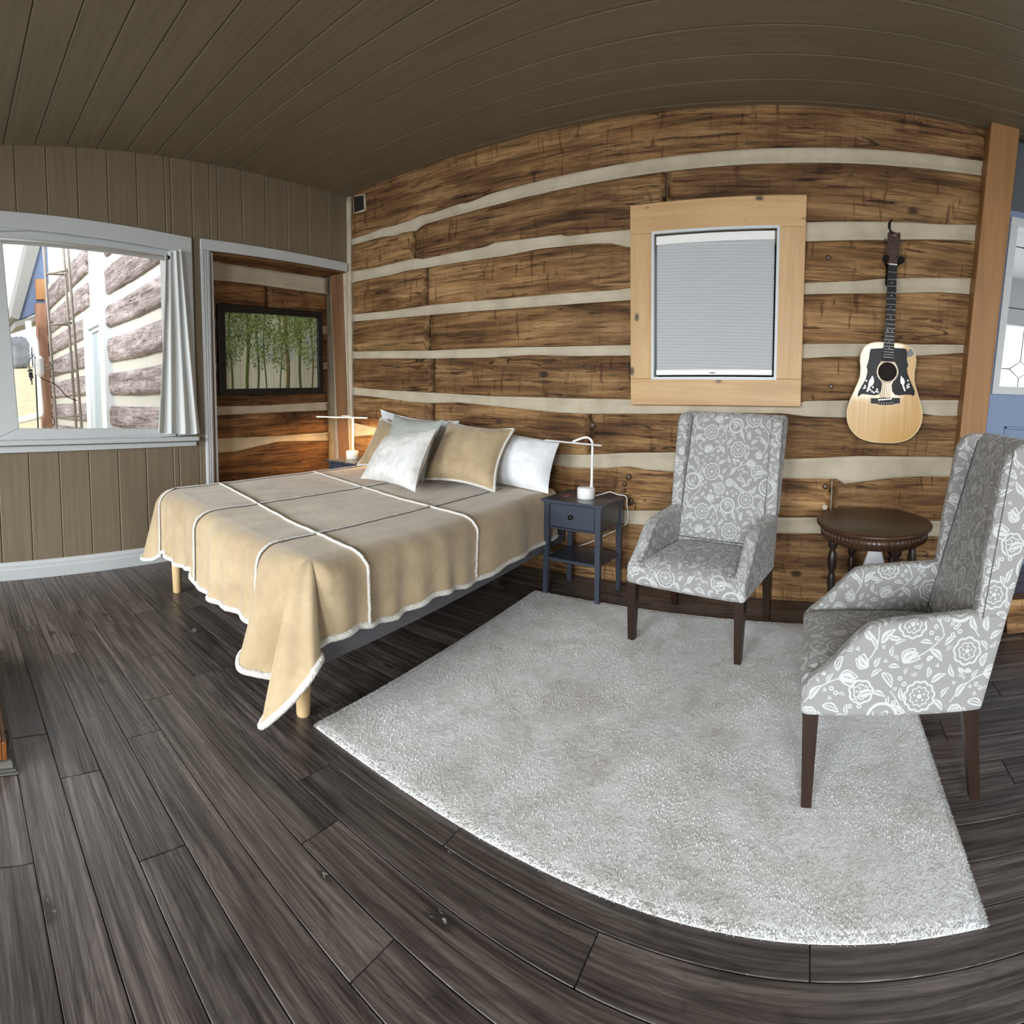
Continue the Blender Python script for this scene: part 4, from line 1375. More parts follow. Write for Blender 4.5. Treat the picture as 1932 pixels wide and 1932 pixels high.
# ---- wing chairs
def fabric_image():
    N = 896
    y, x = np.mgrid[0:N, 0:N].astype(np.float32) / N
    img = np.zeros((N, N), np.float32)
    px = 1.3 / N
    def wrap(a): return (a + .5) % 1.0 - .5
    def paint(d, v=1.0): np.copyto(img, np.maximum(img, v * np.clip(.5 - d / px, 0, 1)))
    def erase(d): np.copyto(img, img * np.clip(.5 + d / px, 0, 1))
    def loc(cx, cy, a):
        dx_, dy_ = wrap(x - cx), wrap(y - cy)
        c_, s_ = math.cos(a), math.sin(a)
        return c_ * dx_ + s_ * dy_, -s_ * dx_ + c_ * dy_
    def ring(r, R, wd): return np.abs(r - R) - wd * .85
    def flower(cx, cy, R, n, a=0):
        lx, ly = loc(cx, cy, a)
        r, th = np.hypot(lx, ly), np.arctan2(ly, lx)
        erase(r - R * 1.3)
        paint(ring(r, R * (1 + .13 * np.abs(np.sin(n * th / 2)) - .05), .0085))
        paint(ring(r, R * .62 * (1 + .22 * np.abs(np.cos((n - 1) * th / 2)) - .1), .0055))
        paint(r - R * .17)
        for i in range(5):
            t = 2 * PI * i / 5
            paint(np.hypot(lx - R * .36 * math.cos(t), ly - R * .36 * math.sin(t)) - .0075)
    def leaf(cx, cy, L, a, fill=False, W=.34):
        lx, ly = loc(cx, cy, a)
        t = np.clip(lx / L + .5, 0, 1)
        hw = W * L * np.sin(PI * t ** .8) * .55
        curve = .12 * L * np.sin(PI * t)
        out = np.where((lx < -L / 2) | (lx > L / 2), 1, 0)
        d = np.abs(ly - curve) - hw
        if fill:
            paint(np.where(out, 1, d * .7))
            erase(np.where(out | (t < .15) | (t > .8), 1, np.abs(ly - curve) - .0035))
        else:
            paint(np.where(out, 1, np.abs(d) - .0058))
            paint(np.where(out | (t > .75), 1, np.abs(ly - curve) - .0035))
    def berry(cx, cy, r=.016):
        lx, ly = loc(cx, cy, 0)
        q_ = np.hypot(lx, ly)
        paint(q_ - r); erase(q_ - r * .45)
    def stem(p0, p1, p2, wd=.0055):
        for i in range(29):
            t = i / 28
            bx_ = (1 - t) ** 2 * p0[0] + 2 * t * (1 - t) * p1[0] + t * t * p2[0]
            by_ = (1 - t) ** 2 * p0[1] + 2 * t * (1 - t) * p1[1] + t * t * p2[1]
            paint(np.hypot(wrap(x - bx_), wrap(y - by_)) - wd)
    def pomegranate(cx, cy, R, a):
        lx, ly = loc(cx, cy, a)
        r = np.hypot(lx, ly)
        erase(r - R * 1.15)
        paint(ring(r, R, .0115))
        paint(np.where(r > R * .78, 1, ring(np.hypot(lx - R * .5, ly), R * .95, .005)))
        l2 = (lx / (R * .55)) ** 2 + (ly / (R * .24)) ** 2
        paint((np.abs(l2 - 1) - .22) * .03)
        paint((l2 - .2) * .02)
        for i in range(7):
            t = -1.2 + .4 * i
            paint(np.hypot(lx + R * .68 * math.cos(t) * .9, ly - R * .68 * math.sin(t)) - .008)
        for s_ in (-.55, 0, .55):
            leaf(cx + (R * 1.32) * math.cos(a + s_ * .7), cy + (R * 1.32) * math.sin(a + s_ * .7), R * .55, a + s_, True, .5)
    def tulip(cx, cy, R, a):
        for s_ in (-.5, 0, .5):
            leaf(cx + R * .35 * math.cos(a + s_), cy + R * .35 * math.sin(a + s_), R * 1.5, a + s_ * .8, s_ == 0, .5)
    stem((.5, .30), (.52, .12), (.40, .02)); stem((.5, .30), (.46, .42), (.30, .47)); stem((.5, .30), (.55, .46), (.66, .55))
    stem((.02, .75), (.12, .9), (.26, .93)); stem((.66, .55), (.72, .7), (.60, .84)); stem((.95, .22), (.86, .1), (.72, .06)); stem((.95, .22), (.92, .36), (.80, .44))
    stem((.20, .20), (.10, .33), (.12, .48))
    flower(.29, .49, .092, 9); flower(.80, .80, .098, 11, .4); flower(.12, .10, .090, 8, .2); flower(.73, .30, .088, 10); flower(.40, .84, .075, 7, .6); flower(.93, .60, .066, 8, .3)
    pomegranate(.55, .66, .098, .9); pomegranate(.06, .40, .088, -2.1)
    tulip(.70, .06, .085, .5); tulip(.28, .93, .085, -.3); tulip(.42, .03, .07, 2.2); tulip(.80, .46, .075, .1)
    for cx, cy, L, a, f_ in ((.44, .24, .13, 2.3, True), (.57, .22, .14, .8, True), (.50, .44, .12, 1.7, False), (.64, .44, .11, .3, True), (.36, .33, .10, -.6, False), (.16, .30, .12, 1.9, True), (.90, .08, .13, -.8, True), (.93, .36, .11, 1.2, False), (.10, .83, .13, .9, True), (.20, .72, .12, -.4, False), (.66, .72, .11, 2.5, False), (.44, .82, .13, .2, True), (.40, .62, .11, 1.2, True), (.57, .92, .12, -1.0, False), (.93, .92, .12, .5, True), (.22, .61, .09, 2.6, False), (.86, .62, .10, -.5, True), (.25, .03, .10, 1.2, False), (.60, .12, .08, 1.5, True), (.33, .20, .11, .5, True), (.47, .17, .10, -1.1, True), (.55, .36, .11, 2.6, True), (.40, .42, .09, 2.0, True), (.21, .38, .09, .4, True), (.15, .66, .12, 2.2, True), (.27, .66, .10, .3, True), (.34, .58, .09, -1.2, True), (.44, .54, .10, .2, True), (.66, .64, .09, 1.3, True), (.68, .82, .10, 1.8, True), (.93, .73, .11, -.9, True), (.98, .82, .09, .9, True), (.02, .97, .10, 1.9, True), (.52, .82, .10, -.4, True), (.31, .72, .08, 1.6, True), (.60, .22, .10, 2.9, True), (.83, .17, .09, -.2, True), (.86, .36, .10, .8, True), (.65, .18, .08, .4, True), (.24, .13, .09, -1.0, True), (.00, .18, .10, .7, True), (.19, .93, .08, 1.0, True), (.50, .97, .09, .6, True)):
        leaf(cx, cy, L, a, f_)
    for cx, cy in ((.12, .53), (.16, .56), (.10, .58), (.70, .63), (.74, .60), (.73, .66), (.36, .78), (.39, .74), (.33, .74), (.86, .24), (.89, .28), (.90, .20), (.03, .27), (.06, .24), (.01, .22), (.52, .52), (.48, .54), (.03, .42), (.06, .39), (.98, .50), (.58, .35), (.62, .33), (.23, .83), (.20, .86), (.66, .93), (.69, .89)):
        berry(cx, cy)
    # fill the gaps with small sprigs until no large empty patch is left
    rr = random.Random(21)
    def free(cx, cy, R):
        n_ = max(2, int(R * N)); i0, j0 = int(cx * N), int(cy * N)
        return img.take(range(j0 - n_, j0 + n_), 0, mode='wrap').take(range(i0 - n_, i0 + n_), 1, mode='wrap').mean() < .004
    for R, kinds, tries in ((.055, 'fl', 260), (.038, 'lsb', 420), (.024, 'lb', 520)):
        for _ in range(tries):
            cx, cy = rr.random(), rr.random()
            if not free(cx, cy, R): continue
            kd_ = rr.choice(kinds); a = rr.random() * 2 * PI
            if kd_ == 'f': flower(cx, cy, R * .78, rr.choice((6, 7, 8)), a)
            elif kd_ == 'l': leaf(cx, cy, R * 2.1, a, rr.random() < .6, .4)
            elif kd_ == 's':
                leaf(cx + R * .5 * math.cos(a), cy + R * .5 * math.sin(a), R * 1.3, a + .7, True, .4); leaf(cx - R * .3 * math.cos(a), cy - R * .3 * math.sin(a), R * 1.3, a - .7, True, .4)
            else:
                berry(cx, cy, R * .38); berry(cx + R * .6 * math.cos(a), cy + R * .6 * math.sin(a), R * .3); berry(cx + R * .6 * math.cos(a + 1.2), cy + R * .6 * math.sin(a + 1.2), R * .26)
    g, wv_ = np.array(s2l((148, 147, 146))), np.array(s2l((197, 198, 198)))
    weave = 1 + .05 * np.sin(x * N * 1.1) * np.sin(y * N * 1.1)
    rgb = (g[None, None] * (1 - img[..., None]) + wv_[None, None] * img[..., None]) * weave[..., None]
    out = np.ones((N, N, 4), np.float32)
    out[..., :3] = rgb
    im = bpy.data.images.new('floral_weave', N, N, float_buffer=True)
    im.colorspace_settings.name = 'Non-Color'
    im.pixels.foreach_set(out.ravel())
    im.update()
    im.pack()
    return im
fim = fabric_image()
k = NT('floral_chair_fabric')
tx = k.n('ShaderNodeTexImage')
tx.image = fim
tx.projection = 'BOX'
tx.projection_blend = .15
k.l(k.coord((2.35, 2.35, 2.35), rnd=False), tx.inputs['Vector'])
k.color(tx.outputs['Color'])
bw = k.n('ShaderNodeRGBToBW'); k.l(tx.outputs['Color'], bw.inputs[0])
k.bump(k.math('ADD', bw.outputs[0], k.math('MULTIPLY', k.noise(k.coord((1, 1, 1), rnd=False), 220, 2), .5)), .2, .003)
k.set(Roughness=.9)
k.b.inputs['Sheen Weight'].default_value = .15
M['floral'] = k.m
M['piping'] = flat('dark_seam', (96, 96, 96), .9)

def round_box_part(name, prof, x0, x1, parent, mat, bev=.018, seg=3):
    """side profile (depth, z) polygon swept from x0 to x1; local -y is the chair front"""
    mb = MB()
    mb.prism(prof, lambda a, b: (x1, a, b), lambda a, b: (x0, a, b))
    o = mb.build(name, mat, parent)
    for p in o.data.polygons: p.use_smooth = True
    bv = o.modifiers.new('bevel', 'BEVEL'); bv.width = bev; bv.segments = seg; bv.limit_method = 'ANGLE'; bv.angle_limit = math.radians(28)
    wn_ = o.modifiers.new('normals', 'WEIGHTED_NORMAL'); wn_.keep_sharp = True
    return o
def wing_chair(loc, rz, label):
    t_ = thing('wing_chair', label, 'chair', loc, rz, 'floral wing chairs')
    W = .295; AT = .062
    bk = lambda z: .535 + .235 * (z - .28)     # outer back line
    bi = lambda z: .475 + .25 * (z - .41)      # inner back line
    # seat base and cushion
    mb = MB(); mb.box(-W + AT * .5, W - AT * .5, .0, .50, .278, .385, .015)
    mb.build('seat_base', M['floral'], t_)
    sc_ = MB()
    def _s(u, v):
        a, b_ = 2 * u - 1, 2 * v - 1
        h = (1 - abs(a) ** 5) * (1 - abs(b_) ** 5)
        return (a * (W - AT + .002), lerp(-.004, .50, v), .372 + .042 * h ** .6 + .006 * (1 - a * a) * (1 - b_ * b_))
    sc_.grid(22, 22, _s)
    sc_.build('seat_cushion', M['floral'], t_)
    # back
    pf_ = [(bi(.37), .37), (bi(1.07), 1.07), (bi(1.07) + .035, 1.09), (bk(1.08) - .01, 1.085), (bk(1.07), 1.06), (bk(.28), .28), (bi(.37) - .0, .28)]
    round_box_part('backrest', pf_, -W + .004, W - .004, t_, M['floral'], .016)
    # arms: sides of the seat sweeping up to the wing
    arm_top = [(.002, .355), (.012, .378), (.045, .402), (.095, .45), (.145, .508), (.185, .543), (.24, .557), (.36, .567), (.50, .578)]
    for s_ in (-1, 1):
        pf_ = [(.0, .278), (bk(.28) - .002, .278), (bk(.56) - .002, .56), (.53, .583)] + arm_top[::-1]
        x0, x1 = (W - AT, W) if s_ > 0 else (-W, -W + AT)
        round_box_part('arm', pf_, x0, x1, t_, M['floral'], .020, 4)
        # wing
        wf = lambda z: .500 + .13 * (z - .57)
        pf_ = [(wf(.565), .56), (wf(.75) - .006, .75), (wf(1.03), 1.03), (wf(1.06) + .02, 1.068), (wf(1.07) + .06, 1.083), (bk(1.08) - .012, 1.083), (bk(1.06) - .004, 1.05), (bk(.56) - .004, .56)]
        x0, x1 = (W - .058, W + .003) if s_ > 0 else (-W - .003, -W + .058)
        round_box_part('wing', pf_, x0, x1, t_, M['floral'], .016)
        # seam welt between wing and inner back
        xs = s_ * (W - .060)
        MB().tube([(xs, bi(z) - .003, z) for z in [.40 + .66 * i / 20 for i in range(21)]], .0032, 5).build('seam_welt', M['piping'], t_)
        MB().tube([(s_ * (W + .004), wf(z) + .018, z) for z in [.565 + .5 * i / 20 for i in range(21)]], .002, 5).build('seam_welt', M['piping'], t_)
    MB().tube([(x, .470, .413) for x in [-W + AT + .46 * i / 10 for i in range(11)]], .003, 5).build('seam_welt', M['piping'], t_)
    # legs
    for x, y, fx, fy_, w0, w1 in ((-W + .028, .030, 0, 0, .046, .030), (W - .028, .030, 0, 0, .046, .030), (-W + .028, .500, 0, .035, .046, .032), (W - .028, .500, 0, .035, .046, .032)):
        a, b_ = w0 / 2, w1 / 2
        mb = MB()
        mb.hexa([(x - a, y - a, .282), (x + a, y - a, .282), (x + a, y + a, .282), (x - a, y + a, .282)] + [(x + fx - b_, y + fy_ - b_, 0), (x + fx + b_, y + fy_ - b_, 0), (x + fx + b_, y + fy_ + b_, 0), (x + fx - b_, y + fy_ + b_, 0)])
        mb.build('leg', M['walnut_z'], t_)
    return t_
c1 = wing_chair((-.553, 2.375, .018), math.radians(-9.7), 'grey wing chair with white floral pattern standing under the pine-framed window')
c2 = wing_chair((.0, 1.815, .018), math.radians(-90), 'grey wing chair with white floral pattern at the right, turned sideways to the bed')

# ---- round table
TZ = .592
tb = thing('side_table', 'small dark round wooden table with turned legs behind the chairs', 'table', (.335, 2.80, 0))
MB().lathe([(.001, -.022), (.285, -.022), (.297, -.016), (.300, -.008), (.296, -.002), (.288, 0), (.001, 0)], 64, (.338, 2.80, TZ), 1.0, 1.16).build('tabletop', M['walnut'], tb, True)
MB().lathe([(.21, -.022), (.274, -.022), (.270, -.062), (.262, -.080), (.21, -.080)], 64, (.338, 2.80, TZ), 1.0, 1.16).build('apron', M['walnut'], tb, True)
mb = MB()
for i in range(72):
    a = 2 * PI * i / 72
    p0 = Vector((.338 + .275 * math.cos(a), 2.80 + 1.16 * .275 * math.sin(a), TZ - .024))
    p1 = Vector((.338 + .269 * math.cos(a), 2.80 + 1.16 * .269 * math.sin(a), TZ - .075))
    mb.tube([p0, p1], .0055, 5)
fl_ = mb.build('fluting', M['walnut'], tb, True); fl_['kind'] = 'stuff'
lp = [(.012, 0), (.017, .03), (.019, .10), (.013, .16), (.020, .175), (.022, .21), (.016, .25), (.022, .29), (.017, .33), (.013, .345), (.022, .36), (.024, .40), (.020, .44), (.012, .455), (.023, .47), (.024, .50), (.017, .53)]
for x, y in ((.125, 2.72), (.245, 3.02), (.43, 2.60), (.545, 2.80), (.47, 3.02)):
    z0_ = .018 if (y < 2.86 and x < .47) else 0
    MB().lathe([(lp[0][0], z0_)] + lp[1:] + [(.022, TZ - .06)], 14, (x, y, 0)).build('leg', M['walnut_z'], tb, True)
MB().lathe([(.001, 0), (.13, 0), (.14, .008), (.13, .016), (.001, .016)], 40, (.338, 2.80, .17), 1.0, 1.1).build('lower_shelf', M['walnut'], tb, True)
# white bag standing on the lower shelf
bag = MB()
def _bag(u, v):
    a = u * 2 * PI
    r = lerp(1.0, .55, v ** 1.5)
    x = .36 + .085 * r * math.copysign(abs(math.cos(a)) ** .6, math.cos(a)) * (1.25 - .5 * v)
    y = 2.84 + .05 * r * math.copysign(abs(math.sin(a)) ** .7, math.sin(a))
    return (x + .008 * noise.noise((u * 8, v * 4, 1)), y + .01 * noise.noise((u * 8, v * 4, 5)), .187 + .275 * v - .07 * max(0, math.cos(a)) * v)
bag.grid(32, 12, _bag)
bag.f.append(tuple(range(12 * 33, 12 * 33 + 32))); bag.sm.append(True)
bag.f.append(tuple(range(32))); bag.sm.append(False)
bo = bag.build('paper_bag', M['cotton'])
tag(bo, 'crumpled white bag under the round table, seen between its legs', 'bag')

# ================================================================== THINGS ON THE WALLS
# ---- picture in the alcove
XF = AX + .05
pq = [onX(410.5, 572.5, XF), onX(608.5, 588.5, XF), onX(611.5, 743.5, XF), onX(415.5, 747, XF)]
pi_ = [onX(425, 588.5, XF), onX(600, 599.3, XF), onX(602, 731.4, XF), onX(428.5, 734, XF)]
pic = thing('picture', 'black framed picture of leafy green tree trunks hanging in the alcove', 'picture', (AX + .02, (pq[0][1] + pq[1][1]) / 2, pq[3][2]))
for k_ in range(4):
    j = (k_ + 1) % 4
    f = [pq[k_], pq[j], pi_[j], pi_[k_]]
    o = MB().hexa(f + [(AX + .012, p[1], p[2]) for p in f]).build('frame', M['blackframe'], pic, True)
    bv = o.modifiers.new('bevel', 'BEVEL'); bv.width = .006; bv.segments = 2
def forest_image():
    N, Hh = 640, 480
    r_ = np.random.default_rng(11)
    y, x = np.mgrid[0:Hh, 0:N].astype(np.float32)
    x /= N; y /= Hh      # y up
    sky = np.array([164, 166, 146.]); img = np.ones((Hh, N, 3)) * sky
    img *= (.98 + .08 * np.sin(x * 5)[..., None])
    def blend(mask, col): img[:] = img * (1 - mask[..., None]) + np.array(col, float) * mask[..., None]
    # bluish distance
    for _ in range(26):
        cx, cy = r_.random(), r_.uniform(.35, .8)
        m = np.exp(-(((x - cx) / .05) ** 2 + ((y - cy) / .10) ** 2)) * .45
        blend(m, (120, 135, 138))
    # thin far trunks
    for _ in range(34):
        cx = r_.random(); w0 = r_.uniform(.0012, .003)
        m = np.clip(1 - np.abs(x - cx) / w0, 0, 1) * .6 * (y < .7)
        blend(m, (104, 104, 86))
    trunks = ((.055, .011, (62, 74, 40)), (.225, .016, (66, 80, 34)), (.325, .011, (58, 72, 40)), (.405, .007, (48, 58, 34)), (.575, .008, (70, 82, 48)), (.645, .021, (84, 74, 44)), (.80, .014, (62, 68, 44)), (.935, .010, (84, 74, 52)))
    for cx, w0, c_ in trunks:
        c2 = cx + .012 * np.sin(y * 5 + cx * 20)
        d = (x - c2) / w0
        m = np.clip((1.15 - np.abs(d)) * 4, 0, 1)
        sh = (1 - .28 * d)[..., None]
        img[:] = img * (1 - m[..., None]) + np.clip(np.array(c_, float) * sh, 0, 255) * m[..., None]
    # foliage dabs
    cols = [(66, 84, 32), (88, 108, 44), (52, 70, 34), (112, 128, 66), (44, 58, 34), (134, 146, 92), (78, 96, 62), (96, 112, 70)]
    cl = [(r_.random(), .25 + .75 * r_.random() ** .6, r_.integers(len(cols))) for _ in range(70)]
    for i in range(4600):
        if i % 5 < 3:
            q_ = cl[r_.integers(len(cl))]
            cx, cy = q_[0] + r_.normal(0, .035), q_[1] + r_.normal(0, .05)
            if not (0 < cx < 1 and 0 < cy < 1): continue
        else:
            cx = r_.random(); top_ = r_.random()
            cy = 1 - top_ ** 1.3 * (.62 + .14 * np.sin(cx * 23) + .08 * np.sin(cx * 51))
        rx, ry = r_.uniform(.004, .011), r_.uniform(.006, .016)
        i0, i1 = int(max(0, (cx - rx) * N)), int(min(N, (cx + rx) * N + 2))
        j0, j1 = int(max(0, (cy - ry) * Hh)), int(min(Hh, (cy + ry) * Hh + 2))
        if i1 <= i0 or j1 <= j0: continue
        sub = np.clip(1.3 - ((x[j0:j1, i0:i1] - cx) / rx) ** 2 - ((y[j0:j1, i0:i1] - cy) / ry) ** 2, 0, 1) * .8
        c_ = np.array(cols[r_.integers(len(cols))], float)
        img[j0:j1, i0:i1] = img[j0:j1, i0:i1] * (1 - sub[..., None]) + c_ * sub[..., None]
    lin = img / 255.
    lin = np.where(lin <= .04045, lin / 12.92, ((lin + .055) / 1.055) ** 2.4)
    out = np.ones((Hh, N, 4), np.float32); out[..., :3] = np.minimum(1, lin * 1.6)
    im = bpy.data.images.new('forest_print', N, Hh, float_buffer=True)
    im.colorspace_settings.name = 'Non-Color'
    im.pixels.foreach_set(out.ravel()); im.update(); im.pack()
    return im
k = NT('forest_print')
tx = k.n('ShaderNodeTexImage'); tx.image = forest_image()
tc = k.n('ShaderNodeTexCoord'); k.l(tc.outputs['UV'], tx.inputs['Vector'])
k.color(tx.outputs['Color']); k.set(Roughness=.5)
mb = MB()
xm = AX + .03
pp = [(xm, p[1], p[2]) for p in pi_]
mb.hexa([pp[3], pp[2], pp[1], pp[0]] + [(AX + .014, p[1], p[2]) for p in (pp[3], pp[2], pp[1], pp[0])])
po = mb.build('print', k.m, pic, True)
uv = po.data.uv_layers.new(name='UVMap')
y0_, y1_ = min(p[1] for p in pp), max(p[1] for p in pp)
z0_, z1_ = min(p[2] for p in pp), max(p[2] for p in pp)
for lp_ in po.data.loops:
    c_ = po.data.vertices[lp_.vertex_index].co + pic.location
    uv.data[lp_.index].uv = ((c_.y - y0_) / (y1_ - y0_), (c_.z - z0_) / (z1_ - z0_))

# ---- guitar on its hanger
GY = D - .145                     # plane of the guitar top
G = lambda x, y: onY(x, y, GY)
gb, gt = G(1668, 835), G(1673.5, 646.5)
gx = G(1668.5, 790)[0]
GS = gt[2] - gb[2]
guitar = thing('guitar', 'natural top acoustic guitar hanging on the log wall', 'guitar', (gx, GY, gb[2]))
half = [(0, 0), (.075, .004), (.145, .028), (.195, .082), (.2135, .150), (.205, .215), (.178, .290), (.1585, .345), (.152, .375), (.152, .42), (.157, .465), (.152, .505), (.128, .545), (.075, .566), (.0, .568)]
half = [(a, b * GS / .568) for a, b in half]
rt = catmull([(a, 0, b) for a, b in half], 6)
out = [(p.x, p.z) for p in rt] + [(-p.x, p.z) for p in rt[-2:0:-1]]
hc = Vector(G(1674.5, 701.5)) - guitar.location
lean = lambda z: (hc.x) * z / hc.z       # the neck axis leans very slightly
out = [(a + lean(b) * .9, b) for a, b in out]
k = NT('spruce_top')
n1 = k.noise(k.coord((90, 1, 1.2), rnd=False), 1, 3)
k.color(k.ramp(n1, [(.3, s2l((186, 142, 72))), (.7, s2l((200, 158, 86)))]))
k.set(Roughness=.3); k.b.inputs['Specular IOR Level'].default_value = .35; k.b.inputs['Coat Weight'].default_value = .4; k.b.inputs['Coat Roughness'].default_value = .06
M['spruce'] = k.m
M['mahogany'] = wood('mahogany_sides', 'z', (44, 26, 17), (68, 41, 27), .4, 20, .05)
gblack = NT('pickguard_black'); gblack.color(s2l((11, 12, 15))); gblack.set(Roughness=.28); gblack.b.inputs['Specular IOR Level'].default_value = .08; M['pickguard'] = gblack.m
mb = MB(); mb.prism(out, lambda a, b: (a, .004, b), lambda a, b: (a, .105, b))
o = mb.build('body', M['mahogany'], guitar)
hole_r = .054
ho = [(hc.x + hole_r * math.cos(2 * PI * i / 40), hc.z + hole_r * math.sin(2 * PI * i / 40)) for i in range(40)]
# soundboard with a real hole: bridge two loops with bmesh
bm = bmesh.new()
def loop(pts, y):
    vs = [bm.verts.new((a, y, b)) for a, b in pts]
    return [bm.edges.new((vs[i], vs[(i + 1) % len(vs)])) for i in range(len(vs))]
e1 = loop(out, 0); e2 = loop(ho, 0)
bmesh.ops.triangle_fill(bm, use_beauty=True, edges=e1 + e2)
ext_ = bmesh.ops.extrude_face_region(bm, geom=list(bm.faces))
bmesh.ops.translate(bm, verts=[v_ for v_ in ext_['geom'] if isinstance(v_, bmesh.types.BMVert)], vec=(0, .004, 0))
bmesh.ops.recalc_face_normals(bm, faces=bm.faces)
me = bpy.data.meshes.new('soundboard'); bm.to_mesh(me); bm.free(); me.materials.append(M['spruce'])
o = bpy.data.objects.new('soundboard', me); COL.objects.link(o); o.parent = guitar
MB().lathe([(.001, 0), (hole_r * 1.05, 0), (hole_r * 1.05, .001), (.001, .001)], 32).build('sound_hole_shade', flat('hole_shade', (32, 22, 15), .9), guitar).matrix_local = Matrix.Translation((hc.x, .0038, hc.z)) @ Matrix.Rotation(PI / 2, 4, 'X')  # dark disc paints the shade inside the body
MB().tube([(p[0], -.001, p[1]) for p in out], .0028, 6, closed=True).build('binding', flat('cream_binding', (232, 214, 172), .3), guitar)
mb = MB()
mb.tube([(hc.x + (hole_r + .006) * math.cos(2 * PI * i / 48), -.0006, hc.z + (hole_r + .006) * math.sin(2 * PI * i / 48)) for i in range(48)], .0055, 8, closed=True, flat=.35)
mb.build('rosette', flat('ivory_rosette', (226, 214, 190), .25), guitar)
def gp(x, y): p = Vector(G(1600 + x / 6.44, 560 + y / 6.44)) - guitar.location; return (p.x, p.z)
pgL = [(275, 632), (350, 628), (428, 622), (432, 690), (436, 770), (400, 790), (365, 835), (345, 905), (360, 975), (395, 1022), (412, 1050), (405, 1130), (372, 1188), (320, 1198), (250, 1190), (170, 1182), (150, 1190), (132, 1216), (114, 1198), (128, 1150), (165, 1085), (212, 1005), (232, 930), (235, 885), (224, 850), (242, 800), (256, 740), (262, 680)]
pgR = [(552, 620), (620, 625), (690, 628), (712, 645), (722, 690), (714, 760), (722, 800), (732, 835), (716, 870), (722, 930), (748, 1000), (785, 1085), (812, 1150), (806, 1190), (785, 1208), (765, 1190), (690, 1188), (620, 1200), (570, 1190), (536, 1150), (528, 1070), (545, 1035), (580, 990), (606, 920), (600, 850), (575, 805), (545, 782)]
for pg in (pgL, pgR):
    P = [gp(*p) for p in pg]
    MB().prism(P, lambda a, b: (a, -.0018, b), lambda a, b: (a, .001, b)).build('pickguard', M['pickguard'], guitar)
M['inlay'] = flat('pearl_inlay', (228, 226, 220), .2)
def inlay(pts, name='bird_inlay'):
    P = [gp(*p) for p in pts]
    return MB().prism(P, lambda a, b: (a, -.0030, b), lambda a, b: (a, -.001, b)).build(name, M['inlay'], guitar)
inlay([(288, 962), (302, 966), (304, 978), (312, 1000), (314, 1040), (300, 1070), (278, 1085), (256, 1120), (240, 1158), (222, 1150), (236, 1112), (246, 1075), (250, 1040), (262, 1010), (280, 990)])
inlay([(640, 962), (654, 966), (656, 980), (672, 990), (686, 1020), (688, 1045), (676, 1070), (684, 1095), (700, 1140), (684, 1150), (668, 1110), (658, 1070), (640, 1050), (634, 1010), (640, 985)])
for cx, cy in ((205, 1082), (205, 1105), (190, 1110), (222, 1020), (268, 1130), (290, 1150), (312, 1162), (340, 1150), (352, 1125), (360, 1155), (300, 1098), (718, 1080), (735, 1062), (738, 1095), (720, 1105), (726, 1018)):
    r_ = 11
    inlay([(cx + r_ * math.cos(a) * (1 + .3 * math.cos(3 * a)), cy + r_ * math.sin(a)) for a in [2 * PI * i / 9 for i in range(9)]], 'flower_inlay')
# plectrum sticker on the shoulder
P = [gp(*p) for p in ((735, 640), (770, 636), (800, 650), (806, 685), (780, 720), (735, 732), (716, 715), (718, 680))]
MB().prism(P, lambda a, b: (a, -.0022, b), lambda a, b: (a, .001, b)).build('plectrum', flat('dark_green_plectrum', (40, 48, 30), .3), guitar)
# bridge
def gbox(x0, y0, x1, y1, yf, name, mat, b=.002):
    a, c_ = gp(x0, y1), gp(x1, y0)
    return MB().box(a[0], c_[0], -yf, .0, a[1], c_[1], b).build(name, mat, guitar)
P = [gp(*p) for p in ((276, 1230), (358, 1232), (450, 1226), (540, 1228), (630, 1228), (628, 1292), (560, 1300), (530, 1310), (450, 1314), (380, 1310), (345, 1298), (278, 1294))]
MB().prism(P, lambda a, b: (a, -.008, b), lambda a, b: (a, .001, b)).build('bridge', M['black'], guitar)
P = [gp(*p) for p in ((362, 1246), (526, 1232), (527, 1248), (364, 1260))]
MB().prism(P, lambda a, b: (a, -.0115, b), lambda a, b: (a, -.007, b)).build('saddle', M['inlay'], guitar)
mb = MB()
for i in range(6):
    a = gp(375 + i * 31, 1284 + (8 if 0 < i < 5 else 0))
    mb.lathe([(.001, -.003), (.0032, -.003), (.0032, .003), (.001, .004)], 8, (0, 0, 0))
    n_ = 4 * 8
    mb.v[-n_:] = [(a[0] + q_[0], -.008 - q_[2], a[1] + q_[1]) for q_ in mb.v[-n_:]]
mb.build('bridge_pins', M['inlay'], guitar)
